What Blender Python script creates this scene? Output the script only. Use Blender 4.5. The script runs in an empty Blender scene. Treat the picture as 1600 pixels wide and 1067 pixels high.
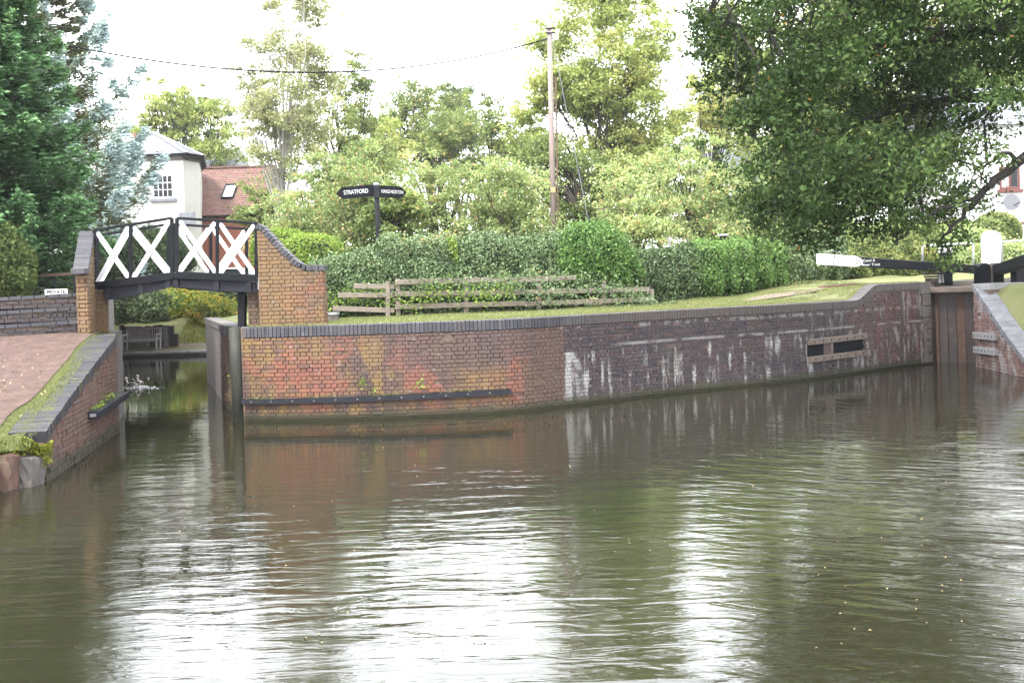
import bpy, math, random
import numpy as np
from mathutils import Vector, Matrix
random.seed(7); rng = np.random.default_rng(7)
scene = bpy.context.scene
COL = scene.collection
R = math.radians

# ---------------------------------------------------------------- camera
CH, F, X0, Y0, ROLL = 2.4, 1556.0, 800.0, 445.0, 0.033
cs, sn = math.cos(ROLL), math.sin(ROLL)
cd = bpy.data.cameras.new('camera'); cam = bpy.data.objects.new('camera', cd); COL.objects.link(cam)
cd.sensor_width = 36; cd.lens = F / 1600 * 36; cd.clip_start = 0.1; cd.clip_end = 900
cd.shift_y = -(533.5 - Y0) / 1600
cam.matrix_world = Matrix(((cs, sn, 0, 0), (0, 0, -1, 0), (-sn, cs, 0, CH), (0, 0, 0, 1)))
scene.camera = cam

# ---------------------------------------------------------------- light
w = bpy.data.worlds.new('World'); scene.world = w; w.use_nodes = True
wn, wl = w.node_tree.nodes, w.node_tree.links
wn.clear()
SUN_EL, SUN_AZ = R(52), R(215)
sky = wn.new('ShaderNodeTexSky'); sky.sky_type = 'NISHITA'; sky.sun_disc = False
sky.sun_elevation = SUN_EL; sky.sun_rotation = SUN_AZ; sky.dust_density = 3.0
bg1 = wn.new('ShaderNodeBackground'); bg1.inputs[1].default_value = 0.10
bg2 = wn.new('ShaderNodeBackground'); bg2.inputs[0].default_value = (0.95, 0.97, 1.0, 1); bg2.inputs[1].default_value = 1.25
mx = wn.new('ShaderNodeMixShader'); mx.inputs[0].default_value = 0.85
wo = wn.new('ShaderNodeOutputWorld')
wl.new(sky.outputs[0], bg1.inputs[0]); wl.new(bg1.outputs[0], mx.inputs[1]); wl.new(bg2.outputs[0], mx.inputs[2]); wl.new(mx.outputs[0], wo.inputs[0])
sd = bpy.data.lights.new('sun', 'SUN'); sun = bpy.data.objects.new('sun', sd); COL.objects.link(sun)
sd.energy = 1.4; sd.angle = R(14); sd.color = (1, 0.95, 0.88)
sdir = Vector((math.sin(SUN_AZ) * math.cos(SUN_EL), math.cos(SUN_AZ) * math.cos(SUN_EL), math.sin(SUN_EL)))
sun.rotation_euler = sdir.to_track_quat('Z', 'Y').to_euler(); sun.location = (0, 0, 60)
scene.view_settings.view_transform = 'Standard'; scene.view_settings.look = 'None'
scene.view_settings.gamma = 1; scene.view_settings.use_curve_mapping = False
scene.view_settings.exposure = 2.7
scene.render.engine = 'CYCLES'
try:
    scene.cycles.use_denoising = True
    scene.cycles.max_bounces = 8; scene.cycles.transparent_max_bounces = 6
except Exception: pass

# ---------------------------------------------------------------- places measured off the photograph -> metres
def uv(px, py):
    dx, dy = px - X0, py - Y0
    return dx * cs - dy * sn, dx * sn + dy * cs
def P(px, py, z=0.0):                    # on the level z
    u, v = uv(px, py); Y = F * (CH - z) / v
    return Vector((u * Y / F, Y, z))
def D(px, py, Y):                        # at the distance Y
    u, v = uv(px, py)
    return Vector((u * Y / F, Y, CH - v * Y / F))
def DX(px, Y, py=445): return D(px, py, Y).x

# ---------------------------------------------------------------- objects
def tag(o, label=None, cat=None, group=None, kind=None):
    if label: o['label'] = label
    if cat: o['category'] = cat
    if group: o['group'] = group
    if kind: o['kind'] = kind
    return o
def empty(name, loc, label, cat, group=None, rz=0):
    o = bpy.data.objects.new(name, None); COL.objects.link(o); o.location = loc; o.rotation_euler = (0, 0, rz)
    o.empty_display_size = 0.3
    return tag(o, label, cat, group)
def link(name, me, mat, parent=None, world=True):
    o = bpy.data.objects.new(name, me); COL.objects.link(o)
    if mat is not None and len(me.materials) == 0: me.materials.append(mat)
    if parent is not None:
        o.parent = parent
        if world:
            t = parent.location.copy() if parent.get('category') and parent.parent is None else Vector((0, 0, 0))
            if t.length: o.matrix_parent_inverse = Matrix.Translation(-t)
    return o
class MB:
    def __init__(s): s.v = []; s.f = []; s.t = []
    def add(s, vs, fs, tint=0.0):
        n = len(s.v); s.v += [tuple(q) for q in vs]; s.f += [tuple(i + n for i in f) for f in fs]; s.t += [tint] * len(vs)
        return s
    def box(s, lo, hi, M=None, tint=0.0, taper=1.0):
        x0, y0, z0 = lo; x1, y1, z1 = hi; cx, cy = (x0 + x1) / 2, (y0 + y1) / 2; k = taper
        vs = [Vector(q) for q in ((x0, y0, z0), (x1, y0, z0), (x1, y1, z0), (x0, y1, z0),
              (cx + (x0 - cx) * k, cy + (y0 - cy) * k, z1), (cx + (x1 - cx) * k, cy + (y0 - cy) * k, z1), (cx + (x1 - cx) * k, cy + (y1 - cy) * k, z1), (cx + (x0 - cx) * k, cy + (y1 - cy) * k, z1))]
        if M is not None: vs = [M @ q for q in vs]
        return s.add(vs, [(3, 2, 1, 0), (4, 5, 6, 7), (0, 1, 5, 4), (1, 2, 6, 5), (2, 3, 7, 6), (3, 0, 4, 7)], tint)
    def bar(s, a, b, wy, wz, up=Vector((0, 0, 1)), tint=0.0):        # box from a to b, wy thick sideways, wz thick along up
        a, b = Vector(a), Vector(b); d = (b - a); L = d.length; d = d / L
        side = d.cross(up); side = side.normalized() if side.length > 1e-5 else Vector((1, 0, 0)); u = side.cross(d).normalized()
        M = Matrix(((d.x, side.x, u.x, a.x), (d.y, side.y, u.y, a.y), (d.z, side.z, u.z, a.z), (0, 0, 0, 1)))
        return s.box((0, -wy / 2, -wz / 2), (L, wy / 2, wz / 2), M, tint)
    def tube(s, pts, rad, n=6, tint=0.0, cap=True):
        pts = [Vector(p) for p in pts]; m = len(pts); base = len(s.v)
        rad = rad if isinstance(rad, (list, tuple)) else [rad] * m
        ref = Vector((0.31, 0.17, 0.9)).normalized(); vs = []
        for i, p in enumerate(pts):
            d = (pts[min(i + 1, m - 1)] - pts[max(i - 1, 0)]).normalized()
            a = d.cross(ref)
            if a.length < 0.1: a = d.cross(Vector((1, 0, 0)))
            a.normalize(); b = d.cross(a)
            for k in range(n):
                t = 2 * math.pi * k / n; vs.append(p + (a * math.cos(t) + b * math.sin(t)) * rad[i])
        fs = [(i * n + k, i * n + (k + 1) % n, (i + 1) * n + (k + 1) % n, (i + 1) * n + k) for i in range(m - 1) for k in range(n)]
        if cap: fs += [tuple(range(n))[::-1], tuple((m - 1) * n + k for k in range(n))]
        return s.add(vs, fs, tint)
    def lathe(s, c, prof, n=12, M=None, tint=0.0):                     # prof: (r, z)
        c = Vector(c); vs = []
        for r, z in prof:
            for k in range(n):
                t = 2 * math.pi * k / n; q = Vector((r * math.cos(t), r * math.sin(t), z))
                vs.append(c + (M @ q if M is not None else q))
        m = len(prof)
        fs = [(i * n + k, i * n + (k + 1) % n, (i + 1) * n + (k + 1) % n, (i + 1) * n + k) for i in range(m - 1) for k in range(n)]
        fs += [tuple(range(n))[::-1], tuple((m - 1) * n + k for k in range(n))]
        return s.add(vs, fs, tint)
    def prism(s, poly, off, tint=0.0):                                 # poly: 3-D loop, off: vector
        poly = [Vector(p) for p in poly]; n = len(poly); off = Vector(off)
        return s.add(poly + [p + off for p in poly], [tuple(range(n))[::-1], tuple(range(n, 2 * n))] + [(i, (i + 1) % n, (i + 1) % n + n, i + n) for i in range(n)], tint)
    def build(s, name, mat, parent=None, smooth=False, world=True, bevel=0):
        me = bpy.data.meshes.new(name); me.from_pydata(s.v, [], s.f); me.update()
        if any(s.t): me.attributes.new('tint', 'FLOAT', 'POINT').data.foreach_set('value', s.t)
        if smooth: me.polygons.foreach_set('use_smooth', [True] * len(me.polygons))
        o = link(name, me, mat, parent, world)
        if bevel:
            b = o.modifiers.new('bevel', 'BEVEL'); b.width = bevel; b.segments = 2; b.limit_method = 'ANGLE'
        return o

# ---------------------------------------------------------------- materials
class NT:
    def __init__(s, name):
        s.m = bpy.data.materials.new(name); s.m.use_nodes = True; s.t = s.m.node_tree; s.n = s.t.nodes; s.l = s.t.links
        s.b = s.n['Principled BSDF']; s.out = s.n['Material Output']
    def put(s, sock, v):
        if isinstance(v, bpy.types.NodeSocket): s.l.new(v, sock)
        elif isinstance(v, (tuple, list)) and sock.type == 'RGBA' and len(v) == 3: sock.default_value = (*v, 1)
        else: sock.default_value = v
    def pos(s): return s.node('ShaderNodeNewGeometry').outputs['Position']
    def node(s, t, **kw):
        n = s.n.new(t)
        for k, v in kw.items(): setattr(n, k, v)
        return n
    def mapv(s, v, scale=(1, 1, 1), rot=(0, 0, 0), loc=(0, 0, 0)):
        n = s.node('ShaderNodeMapping'); s.put(n.inputs[0], v); n.inputs['Scale'].default_value = scale; n.inputs['Rotation'].default_value = rot; n.inputs['Location'].default_value = loc
        return n.outputs[0]
    def noise(s, v, scale=1, detail=4, rough=0.55, dist=0):
        n = s.node('ShaderNodeTexNoise'); s.put(n.inputs['Vector'], v); n.inputs['Scale'].default_value = scale; n.inputs['Detail'].default_value = detail
        n.inputs['Roughness'].default_value = rough; n.inputs['Distortion'].default_value = dist
        return n.outputs[0]
    def math(s, op, a, b=0.0, c=0.0):
        n = s.node('ShaderNodeMath', operation=op); s.put(n.inputs[0], a); s.put(n.inputs[1], b); s.put(n.inputs[2], c); return n.outputs[0]
    def step(s, v, a, b, lo=0.0, hi=1.0):
        n = s.node('ShaderNodeMapRange', interpolation_type='SMOOTHSTEP'); s.put(n.inputs[0], v)
        for i, q in enumerate((a, b, lo, hi)): n.inputs[i + 1].default_value = q
        return n.outputs[0]
    def mix(s, f, a, b, blend='MIX'):
        n = s.node('ShaderNodeMix', data_type='RGBA', blend_type=blend); s.put(n.inputs[0], f); s.put(n.inputs[6], a); s.put(n.inputs[7], b); return n.outputs[2]
    def ramp(s, f, stops, interp='LINEAR'):
        n = s.node('ShaderNodeValToRGB'); s.put(n.inputs[0], f); cr = n.color_ramp; cr.interpolation = interp
        while len(cr.elements) < len(stops): cr.elements.new(0.5)
        for e, (p, c) in zip(cr.elements, stops): e.position = p; e.color = (*c, 1)
        return n.outputs[0]
    def xyz(s, v):
        n = s.node('ShaderNodeSeparateXYZ'); s.put(n.inputs[0], v); return n.outputs
    def rnd(s):                                                        # one number per piece: object random + tint attribute
        a = s.node('ShaderNodeAttribute', attribute_name='tint'); o = s.node('ShaderNodeObjectInfo')
        return s.math('FRACT', s.math('ADD', a.outputs['Fac'], o.outputs['Random']))
    def bump(s, h, st=0.3, dist=0.02):
        n = s.node('ShaderNodeBump'); n.inputs['Strength'].default_value = st; n.inputs['Distance'].default_value = dist; s.put(n.inputs['Height'], h)
        s.l.new(n.outputs[0], s.b.inputs['Normal']); return n.outputs[0]
    def fin(s, col, rough=0.7, spec=0.4, **kw):
        g_ = getattr(s, 'gain', 0.62)
        if g_ != 1.0: col = s.mix(1.0, col, (g_, g_, g_), 'MULTIPLY')
        s.put(s.b.inputs['Base Color'], col); s.put(s.b.inputs['Roughness'], rough); s.put(s.b.inputs['Specular IOR Level'], spec)
        for k, v in kw.items(): s.put(s.b.inputs[k], v)
        return s.m

def plain(name, c, rough=0.6, var=0.15, nscale=6, spec=0.4, bump=0.1, grain=None, metal=0.0, dirt=None):
    t = NT(name); p = t.pos()
    if grain: p = t.mapv(p, scale=grain)
    n = t.noise(p, nscale, 5, 0.65)
    lo = tuple(q * (1 - var) for q in c); hi = tuple(min(1, q * (1 + var)) for q in c)
    col = t.ramp(n, [(0.3, lo), (0.7, hi)])
    col = t.mix(t.math('MULTIPLY', t.rnd(), 0.25), col, tuple(q * 0.6 for q in c))
    if dirt:
        d = t.step(t.noise(t.pos(), 3.1, 6, 0.7), 0.52, 0.68); col = t.mix(t.math('MULTIPLY', d, 0.6), col, dirt)
    t.bump(t.noise(p, nscale * 4, 4), bump, 0.01)
    return t.fin(col, rough, spec, Metallic=metal)

def brick_mat(name, kind, mort=False):
    """kind: 'main' (changes along the wall), 'orange', 'blue', 'red', 'coping', 'copingmoss'"""
    t = NT(name); p = t.pos(); r = t.rnd(); c = t.xyz(p)
    big = t.noise(t.mapv(p, (1, 1, 1.1), loc=(3.2, 0, 1.4)), 0.95, 4, 0.6)
    mid = t.noise(t.mapv(p, (1, 1, 0.45), loc=(7, 2, 0)), 2.6, 5, 0.65)
    fine = t.noise(p, 26, 5, 0.7)
    def orange():
        a = t.ramp(big, [(0.36, (0.085, 0.055, 0.052)), (0.46, (0.12, 0.068, 0.052)), (0.52, (0.18, 0.105, 0.052)), (0.58, (0.19, 0.082, 0.055)), (0.66, (0.14, 0.09, 0.06))])
        a = t.mix(t.math('MULTIPLY', t.step(mid, 0.50, 0.60), 0.8), a, (0.225, 0.14, 0.05))
        rr = t.step(t.noise(t.mapv(p, (1, 1, 0.8), loc=(1, 5, 9)), 1.6, 3), 0.54, 0.64)
        a = t.mix(t.math('MULTIPLY', rr, 0.6), a, (0.26, 0.082, 0.06))
        a = t.mix(t.math('MULTIPLY', t.math('SUBTRACT', r, 0.5), 0.5), a, (0.2, 0.13, 0.09))
        return t.mix(t.math('MULTIPLY', t.step(r, 0.80, 0.9), 0.6), a, (0.10, 0.055, 0.05))
    def blue():
        return t.ramp(r, [(0.0, (0.030, 0.028, 0.040)), (0.45, (0.052, 0.039, 0.046)), (0.8, (0.075, 0.048, 0.05)), (1, (0.036, 0.033, 0.045))])
    def red():
        return t.mix(t.step(mid, 0.42, 0.6), t.ramp(r, [(0, (0.085, 0.048, 0.05)), (1, (0.14, 0.062, 0.056))]), (0.075, 0.052, 0.054))
    rough = 0.75
    if kind == 'main':
        x = t.math('ADD', c[0], t.math('MULTIPLY', t.math('SUBTRACT', mid, 0.5), 0.5))
        a = orange()
        pu = t.math('MULTIPLY', t.step(t.math('ADD', c[0], t.math('MULTIPLY', t.math('SUBTRACT', big, .5), 7.0)), -3.8, -1.6), t.step(t.math('ADD', c[2], t.math('MULTIPLY', t.math('SUBTRACT', mid, .5), 1.5)), 0.75, 1.05))
        a = t.mix(t.math('MULTIPLY', pu, .8), a, (0.095, 0.062, 0.062))
        a = t.mix(t.step(x, -0.35, 0.75), a, (0.11, 0.065, 0.055))
        a = t.mix(t.step(c[0], 0.96, 0.98), a, blue())
        a = t.mix(t.step(x, 7.7, 8.3), a, red())
        # lime washed out of the joints
        st = t.noise(t.mapv(p, (1, 1, 0.13)), 7.0, 3, 0.55)
        fl = t.noise(t.mapv(p, (1, 1, 0.6), loc=(5, 5, 0)), 2.0, 4, 0.6)
        m = t.math('MULTIPLY', t.step(st, 0.53, 0.62), t.step(c[2], 1.12, 0.96))
        m = t.math('MULTIPLY', m, t.step(fl, 0.40, 0.54)); m = t.math('MULTIPLY', m, t.step(c[0], 0.9, 1.0))
        m2 = t.math('MULTIPLY', t.step(t.noise(t.mapv(p, (1, 1, 0.22), loc=(2, 1, 4)), 4.5, 5, 0.7), 0.55, 0.66), t.step(c[0], 6.2, 7.2))
        m = t.math('MAXIMUM', m, t.math('MULTIPLY', m2, 0.7))
        xw = t.math('ADD', c[0], t.math('MULTIPLY', t.math('SUBTRACT', t.noise(t.mapv(p, (1, 1, .5), loc=(4, 4, 4)), 5, 4, .6), .5), .55)); xw = t.math('ADD', xw, t.math('MULTIPLY', c[2], .16))
        slab = t.math('MULTIPLY', t.math('MULTIPLY', t.step(c[0], 0.97, 0.99), t.step(xw, 1.46, 1.32)), t.step(c[2], 1.06, 1.03))
        m = t.math('MAXIMUM', m, t.math('MULTIPLY', slab, t.step(t.math('ADD', mid, t.math('MULTIPLY', t.math('SUBTRACT', st, .5), .8)), 0.36, 0.62)))
        ln = t.math('MULTIPLY', t.math('MULTIPLY', t.step(t.math('ABSOLUTE', t.math('SUBTRACT', c[2], 1.13)), .03, .018), t.step(c[0], 1.9, 2.3)), t.step(t.noise(t.mapv(p, (1, 1, .1), loc=(8, 8, 8)), 2.2, 4), .42, .52))
        ln2 = t.math('MULTIPLY', t.math('MULTIPLY', t.step(t.math('ABSOLUTE', t.math('SUBTRACT', c[2], 1.50)), .06, .01), t.step(c[0], 2.0, 2.6)), t.step(t.noise(t.mapv(p, (1, 1, .3), loc=(3, 8, 8)), 5, 5, .7), .5, .56))
        m = t.math('MAXIMUM', m, t.math('MAXIMUM', t.math('MULTIPLY', ln, .75), t.math('MULTIPLY', ln2, .6)))
        a = t.mix(t.math('MULTIPLY', m, 0.85), a, (0.42, 0.42, 0.41))
    elif kind == 'orange': a = t.mix(t.step(c[0], -3.7, -4.3, 0.15, 0.6), orange(), (0.22, 0.14, 0.06))
    elif kind == 'blue': a = blue(); rough = 0.5
    elif kind == 'red': a = t.mix(0.35, red(), orange())
    else:
        a = t.ramp(r, [(0, (0.03, 0.032, 0.045)), (0.5, (0.05, 0.05, 0.064)), (1, (0.075, 0.07, 0.078))]); rough = 0.5
        if kind == 'coping': a = t.mix(t.step(c[0], 0.3, 2.5), a, (0.075, 0.062, 0.058))
    sp = t.step(t.noise(p, 9, 4, 0.7), 0.62, 0.70)                      # pale lichen flecks
    a = t.mix(t.math('MULTIPLY', sp, 0.7 if kind in ('main', 'orange', 'red') else 0.25), a, (0.36, 0.33, 0.30))
    dk = t.step(t.noise(t.mapv(p, (1, 1, 0.2), loc=(9, 3, 3)), 3.3, 5, 0.65), 0.5, 0.68)
    a = t.mix(t.math('MULTIPLY', dk, 0.45), a, (0.06, 0.045, 0.038))
    a = t.mix(t.math('MULTIPLY', fine, 0.5), a, t.mix(0.5, a, (0.03, 0.025, 0.02)))
    if kind == 'copingmoss': a = t.mix(t.step(t.noise(p, 4.2, 5, 0.7), 0.56, 0.64), a, (0.13, 0.13, 0.02))
    wet = t.step(t.math('ADD', c[2], t.math('MULTIPLY', mid, 0.22)), 0.34, 0.20)    # algae line by the water
    if kind in ('main', 'red', 'orange'): a = t.mix(t.math('MULTIPLY', wet, 0.85), a, (0.035, 0.036, 0.018))
    if mort: a = t.mix(0.5, a, t.mix(t.step(c[0], 0.9, 1.1), (0.13, 0.10, 0.062), (0.17, 0.12, 0.10)))
    t.bump(t.noise(p, 30, 5, 0.75), 0.9, 0.016)
    if kind == 'blue': t.gain = 0.42
    if kind == 'copingmoss': t.gain = 0.45
    return t.fin(a, rough, 0.3)

def foliage(name, stops, trans=0.35, rough=0.5, spec=0.2):
    g_ = 1.0 if name in ('bright_moss', 'grass_blades', 'blue_spruce_needles') else 1.25
    g_ *= {'green_conifer_spray': .72, 'blue_spruce_needles': 1.0, 'grass_blades': .66, 'bright_moss': .7, 'oak_leaves': .72, 'ivy_leaves': .56, 'lime_climber_leaves': .62, 'bright_green_leaves': .54}.get(name, .72)
    spec = min(spec, 0.08 if name == 'oak_leaves' else 0.25); stops = [(a, tuple(min(0.85, q * g_) for q in c)) for a, c in stops]
    t = NT(name); t.gain = 1.0; a = t.node('ShaderNodeAttribute', attribute_name='tint')
    big = t.noise(t.pos(), 0.9, 3)
    f = t.math('ADD', a.outputs['Fac'], t.math('MULTIPLY', t.math('SUBTRACT', big, 0.5), 0.3))
    col = t.ramp(f, stops)
    t.fin(col, rough, spec)
    tr = t.node('ShaderNodeBsdfTranslucent'); t.put(tr.inputs[0], t.mix(0.5, col, t.mix(1.0, col, (1.0, 1.0, 0.45), 'MULTIPLY')))
    ms = t.node('ShaderNodeMixShader'); ms.inputs[0].default_value = trans
    t.l.new(t.b.outputs[0], ms.inputs[1]); t.l.new(tr.outputs[0], ms.inputs[2]); t.l.new(ms.outputs[0], t.out.inputs[0])
    return t.m

M = {}
M['brick_main'] = brick_mat('canal_wall_brick', 'main')
M['brick_orange'] = brick_mat('lichened_orange_brick', 'orange')
M['core_main'] = brick_mat('main_wall_mortar', 'main', True); M['core_orange'] = brick_mat('abutment_mortar', 'orange', True)
M['brick_red'] = brick_mat('weathered_red_brick', 'red')
M['brick_blue'] = brick_mat('blue_engineering_brick', 'blue')
M['coping'] = brick_mat('blue_coping_brick', 'coping')
M['coping_moss'] = brick_mat('mossy_coping_brick', 'copingmoss')
def mortar_mat():
    t = NT('lime_mortar'); p = t.pos(); c = t.xyz(p); n = t.noise(p, 12, 5, 0.7)
    a = t.ramp(n, [(0.3, (0.12, 0.08, 0.055)), (0.7, (0.24, 0.17, 0.10))])
    a = t.mix(t.math('MULTIPLY', t.step(t.noise(p, 1.2, 3), 0.45, 0.6), 0.6), a, (0.05, 0.036, 0.03)); a = t.mix(t.math('MULTIPLY', t.step(c[0], 0.9, 1.1), 0.6), a, (0.15, 0.105, 0.09))
    wet = t.step(c[2], 0.28, 0.14); a = t.mix(wet, a, (0.03, 0.032, 0.017)); t.bump(n, 0.5, 0.02)
    return t.fin(a, 0.9, 0.2)
M['mortar'] = mortar_mat()
M['concrete'] = plain('streaked_concrete', (0.13, 0.115, 0.105), 0.8, 0.6, 9, grain=(1, 1, 0.10), bump=0.4, dirt=(0.045, 0.04, 0.035))
M['stone'] = plain('grey_stone', (0.10, 0.088, 0.082), 0.8, 0.35, 4, bump=0.4, dirt=(0.08, 0.08, 0.03))
M['redstone'] = plain('brown_stone', (0.11, 0.06, 0.045), 0.8, 0.35, 4, bump=0.4, dirt=(0.05, 0.05, 0.02))
M['wing_coping'] = plain('grey_brick_coping', (0.2, 0.2, 0.22), 0.7, 0.25, 5, bump=0.3, dirt=(0.10, 0.10, 0.085))
M['copestone'] = plain('pale_grey_coping', (0.3, 0.3, 0.31), 0.7, 0.2, 5, bump=0.3, dirt=(0.13, 0.12, 0.11))
M['black'] = plain('black_paint', (0.0065, 0.0075, 0.011), 0.55, 0.3, 5, bump=0.08, spec=0.1)
M['iron'] = plain('weathered_black_iron', (0.018, 0.019, 0.026), 0.6, 0.35, 6, bump=0.3, spec=0.12, dirt=(0.035, 0.032, 0.032))
M['white'] = plain('white_paint', (0.74, 0.75, 0.76), 0.4, 0.05, 5, bump=0.05, dirt=(0.42, 0.42, 0.40))
M['offwhite'] = plain('offwhite_wall', (0.62, 0.61, 0.58), 0.8, 0.05, 1.5, bump=0.08)
M['render'] = plain('white_render', (0.72, 0.73, 0.74), 0.8, 0.05, 1.5, bump=0.08)
M['fence'] = plain('weathered_fence_wood', (0.23, 0.19, 0.155), 0.8, 0.4, 9, grain=(0.6, 1, 6), bump=0.3, dirt=(0.12, 0.11, 0.06))
M['fenderwood'] = plain('brown_wet_board', (0.15, 0.115, 0.095), 0.7, 0.45, 8, grain=(0.6, 0.6, 5), bump=0.3, dirt=(0.08, 0.06, 0.05))
M['greywood'] = plain('silvered_wood', (0.3, 0.29, 0.29), 0.75, 0.35, 8, grain=(0.6, 0.6, 5), bump=0.3)
M['seatwood'] = plain('pale_bench_wood', (0.62, 0.6, 0.6), 0.7, 0.3, 8, bump=0.2)
M['benchwood'] = plain('bench_wood', (0.5, 0.4, 0.4), 0.7, 0.35, 8, bump=0.2)
M['darkwood'] = plain('wet_dark_wood', (0.05, 0.036, 0.034), 0.6, 0.5, 6, grain=(5, 5, 0.4), bump=0.4, dirt=(0.11, 0.085, 0.07))
M['polewood'] = plain('pole_wood', (0.27, 0.21, 0.19), 0.8, 0.3, 9, grain=(4, 4, 0.2), bump=0.3)
M['bark'] = plain('grey_brown_bark', (0.06, 0.048, 0.038), 0.9, 0.4, 7, bump=0.5)
M['bark_dark'] = plain('dark_oak_bark', (0.022, 0.018, 0.015), 0.9, 0.4, 7, bump=0.5)
M['bark_pale'] = plain('silver_bark', (0.42, 0.40, 0.37), 0.8, 0.3, 7, bump=0.3)
M['slate'] = plain('grey_slate', (0.17, 0.18, 0.21), 0.6, 0.25, 5, bump=0.2)
M['tile'] = plain('red_clay_tile', (0.17, 0.085, 0.07), 0.8, 0.4, 3, bump=0.2, dirt=(0.15, 0.13, 0.06))
M['housebrick'] = plain('house_red_brick', (0.34, 0.12, 0.075), 0.8, 0.2, 9, bump=0.2)
M['glass'] = plain('dark_window_glass', (0.02, 0.022, 0.025), 0.3, 0.2, 1, spec=0.15, bump=0.0)
M['glasspale'] = plain('pale_skylight_glass', (0.5, 0.55, 0.6), 0.1, 0.1, 1, spec=0.8, bump=0.0)
M['curtain'] = plain('pale_curtain', (0.45, 0.45, 0.47), 0.8, 0.3, 20, grain=(3, 3, 0.1), bump=0.1)
M['blind'] = plain('pink_blind', (0.6, 0.38, 0.45), 0.8, 0.2, 3, bump=0.0)
M['redframe'] = plain('red_brown_frame', (0.13, 0.032, 0.025), 0.5, 0.15, 5, bump=0.05)
M['dish'] = plain('grey_dish', (0.11, 0.115, 0.13), 0.5, 0.1, 5, bump=0.0)
M['car'] = plain('silver_car_paint', (0.5, 0.52, 0.55), 0.25, 0.05, 2, spec=0.6, bump=0.0)
M['leafbrown'] = plain('floating_leaf', (0.4, 0.3, 0.14), 0.6, 0.4, 3, bump=0.0)
M['moss'] = foliage('bright_moss', [(0.1, (0.05, 0.06, 0.008)), (0.5, (0.16, 0.18, 0.02)), (0.9, (0.25, 0.25, 0.04))], 0.1, 0.9, 0.1)
M['feather_pale'] = plain('pale_feathers', (0.35, 0.31, 0.27), 0.7, 0.3, 20)
M['feather_dark'] = plain('dark_feathers', (0.05, 0.06, 0.04), 0.6, 0.3, 20)
M['bill'] = plain('orange_bill', (0.4, 0.2, 0.03), 0.5)
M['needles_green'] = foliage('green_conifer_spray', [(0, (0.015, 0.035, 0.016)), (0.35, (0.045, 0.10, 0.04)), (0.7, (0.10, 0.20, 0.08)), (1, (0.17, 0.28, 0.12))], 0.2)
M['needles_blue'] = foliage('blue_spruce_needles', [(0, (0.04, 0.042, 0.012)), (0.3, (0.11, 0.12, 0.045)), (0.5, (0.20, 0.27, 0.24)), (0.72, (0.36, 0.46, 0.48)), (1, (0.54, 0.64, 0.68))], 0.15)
M['leaf_oak'] = foliage('oak_leaves', [(0, (0.016, 0.028, 0.009)), (0.45, (0.036, 0.068, 0.020)), (0.75, (0.082, 0.128, 0.040)), (0.96, (0.17, 0.21, 0.065)), (1, (0.24, 0.14, 0.04))], 0.3, 0.42, 0.45)
M['leaf_yellow'] = foliage('yellow_green_leaves', [(0, (0.10, 0.14, 0.04)), (0.4, (0.24, 0.30, 0.09)), (0.8, (0.42, 0.44, 0.16)), (1, (0.52, 0.48, 0.2))], 0.45)
M['leaf_pale'] = foliage('pale_silvery_leaves', [(0, (0.13, 0.15, 0.06)), (0.5, (0.31, 0.33, 0.17)), (1, (0.5, 0.49, 0.3))], 0.45)
M['leaf_mid'] = foliage('mid_green_leaves', [(0, (0.06, 0.09, 0.028)), (0.5, (0.15, 0.20, 0.065)), (0.85, (0.26, 0.31, 0.11)), (1, (0.42, 0.33, 0.12))], 0.4)
M['leaf_shrub'] = foliage('light_shrub_leaves', [(0, (0.08, 0.12, 0.045)), (0.4, (0.20, 0.27, 0.10)), (0.8, (0.36, 0.43, 0.19)), (0.93, (0.52, 0.49, 0.2)), (1, (0.55, 0.34, 0.2))], 0.4)
M['leaf_dark'] = foliage('dark_leaves', [(0, (0.025, 0.042, 0.018)), (0.6, (0.07, 0.11, 0.045)), (1, (0.14, 0.18, 0.08))], 0.3)
M['leaf_ivy'] = foliage('ivy_leaves', [(0, (0.02, 0.04, 0.015)), (0.4, (0.08, 0.13, 0.05)), (0.75, (0.17, 0.25, 0.11)), (0.97, (0.27, 0.36, 0.17)), (1, (0.34, 0.2, 0.08))], 0.2, 0.45, 0.4)
M['leaf_bright'] = foliage('bright_green_leaves', [(0, (0.025, 0.055, 0.014)), (0.4, (0.085, 0.18, 0.04)), (0.8, (0.20, 0.35, 0.10)), (1, (0.32, 0.46, 0.16))], 0.4)
M['leaf_lime'] = foliage('lime_climber_leaves', [(0, (0.08, 0.13, 0.02)), (0.5, (0.20, 0.31, 0.05)), (1, (0.36, 0.42, 0.09))], 0.4)
M['leaf_autumn'] = foliage('autumn_creeper_leaves', [(0, (0.04, 0.09, 0.02)), (0.4, (0.13, 0.20, 0.03)), (0.7, (0.34, 0.30, 0.03)), (1, (0.40, 0.20, 0.05))], 0.35)
M['grass'] = foliage('grass_blades', [(0, (0.10, 0.13, 0.035)), (0.5, (0.21, 0.25, 0.09)), (1, (0.36, 0.34, 0.17))], 0.35, 0.6)
def ground_mat(name, a, b, c2, sc=2.0, bump=0.5, speck=None):
    t = NT(name); p = t.pos(); n = t.noise(p, sc, 6, 0.7); f = t.noise(p, sc * 16, 5, 0.7)
    col = t.ramp(n, [(0.3, a), (0.5, b), (0.7, c2)]); col = t.mix(t.math('MULTIPLY', f, 0.5), col, t.mix(0.5, col, (0.02, 0.02, 0.01)))
    if speck: col = t.mix(t.step(t.noise(p, 45, 3, 0.6), 0.66, 0.72), col, speck)
    t.bump(f, bump, 0.03); return t.fin(col, 0.95, 0.15)
M['lawn'] = ground_mat('lawn_ground', (0.14, 0.16, 0.055), (0.20, 0.215, 0.09), (0.25, 0.235, 0.125))
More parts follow.
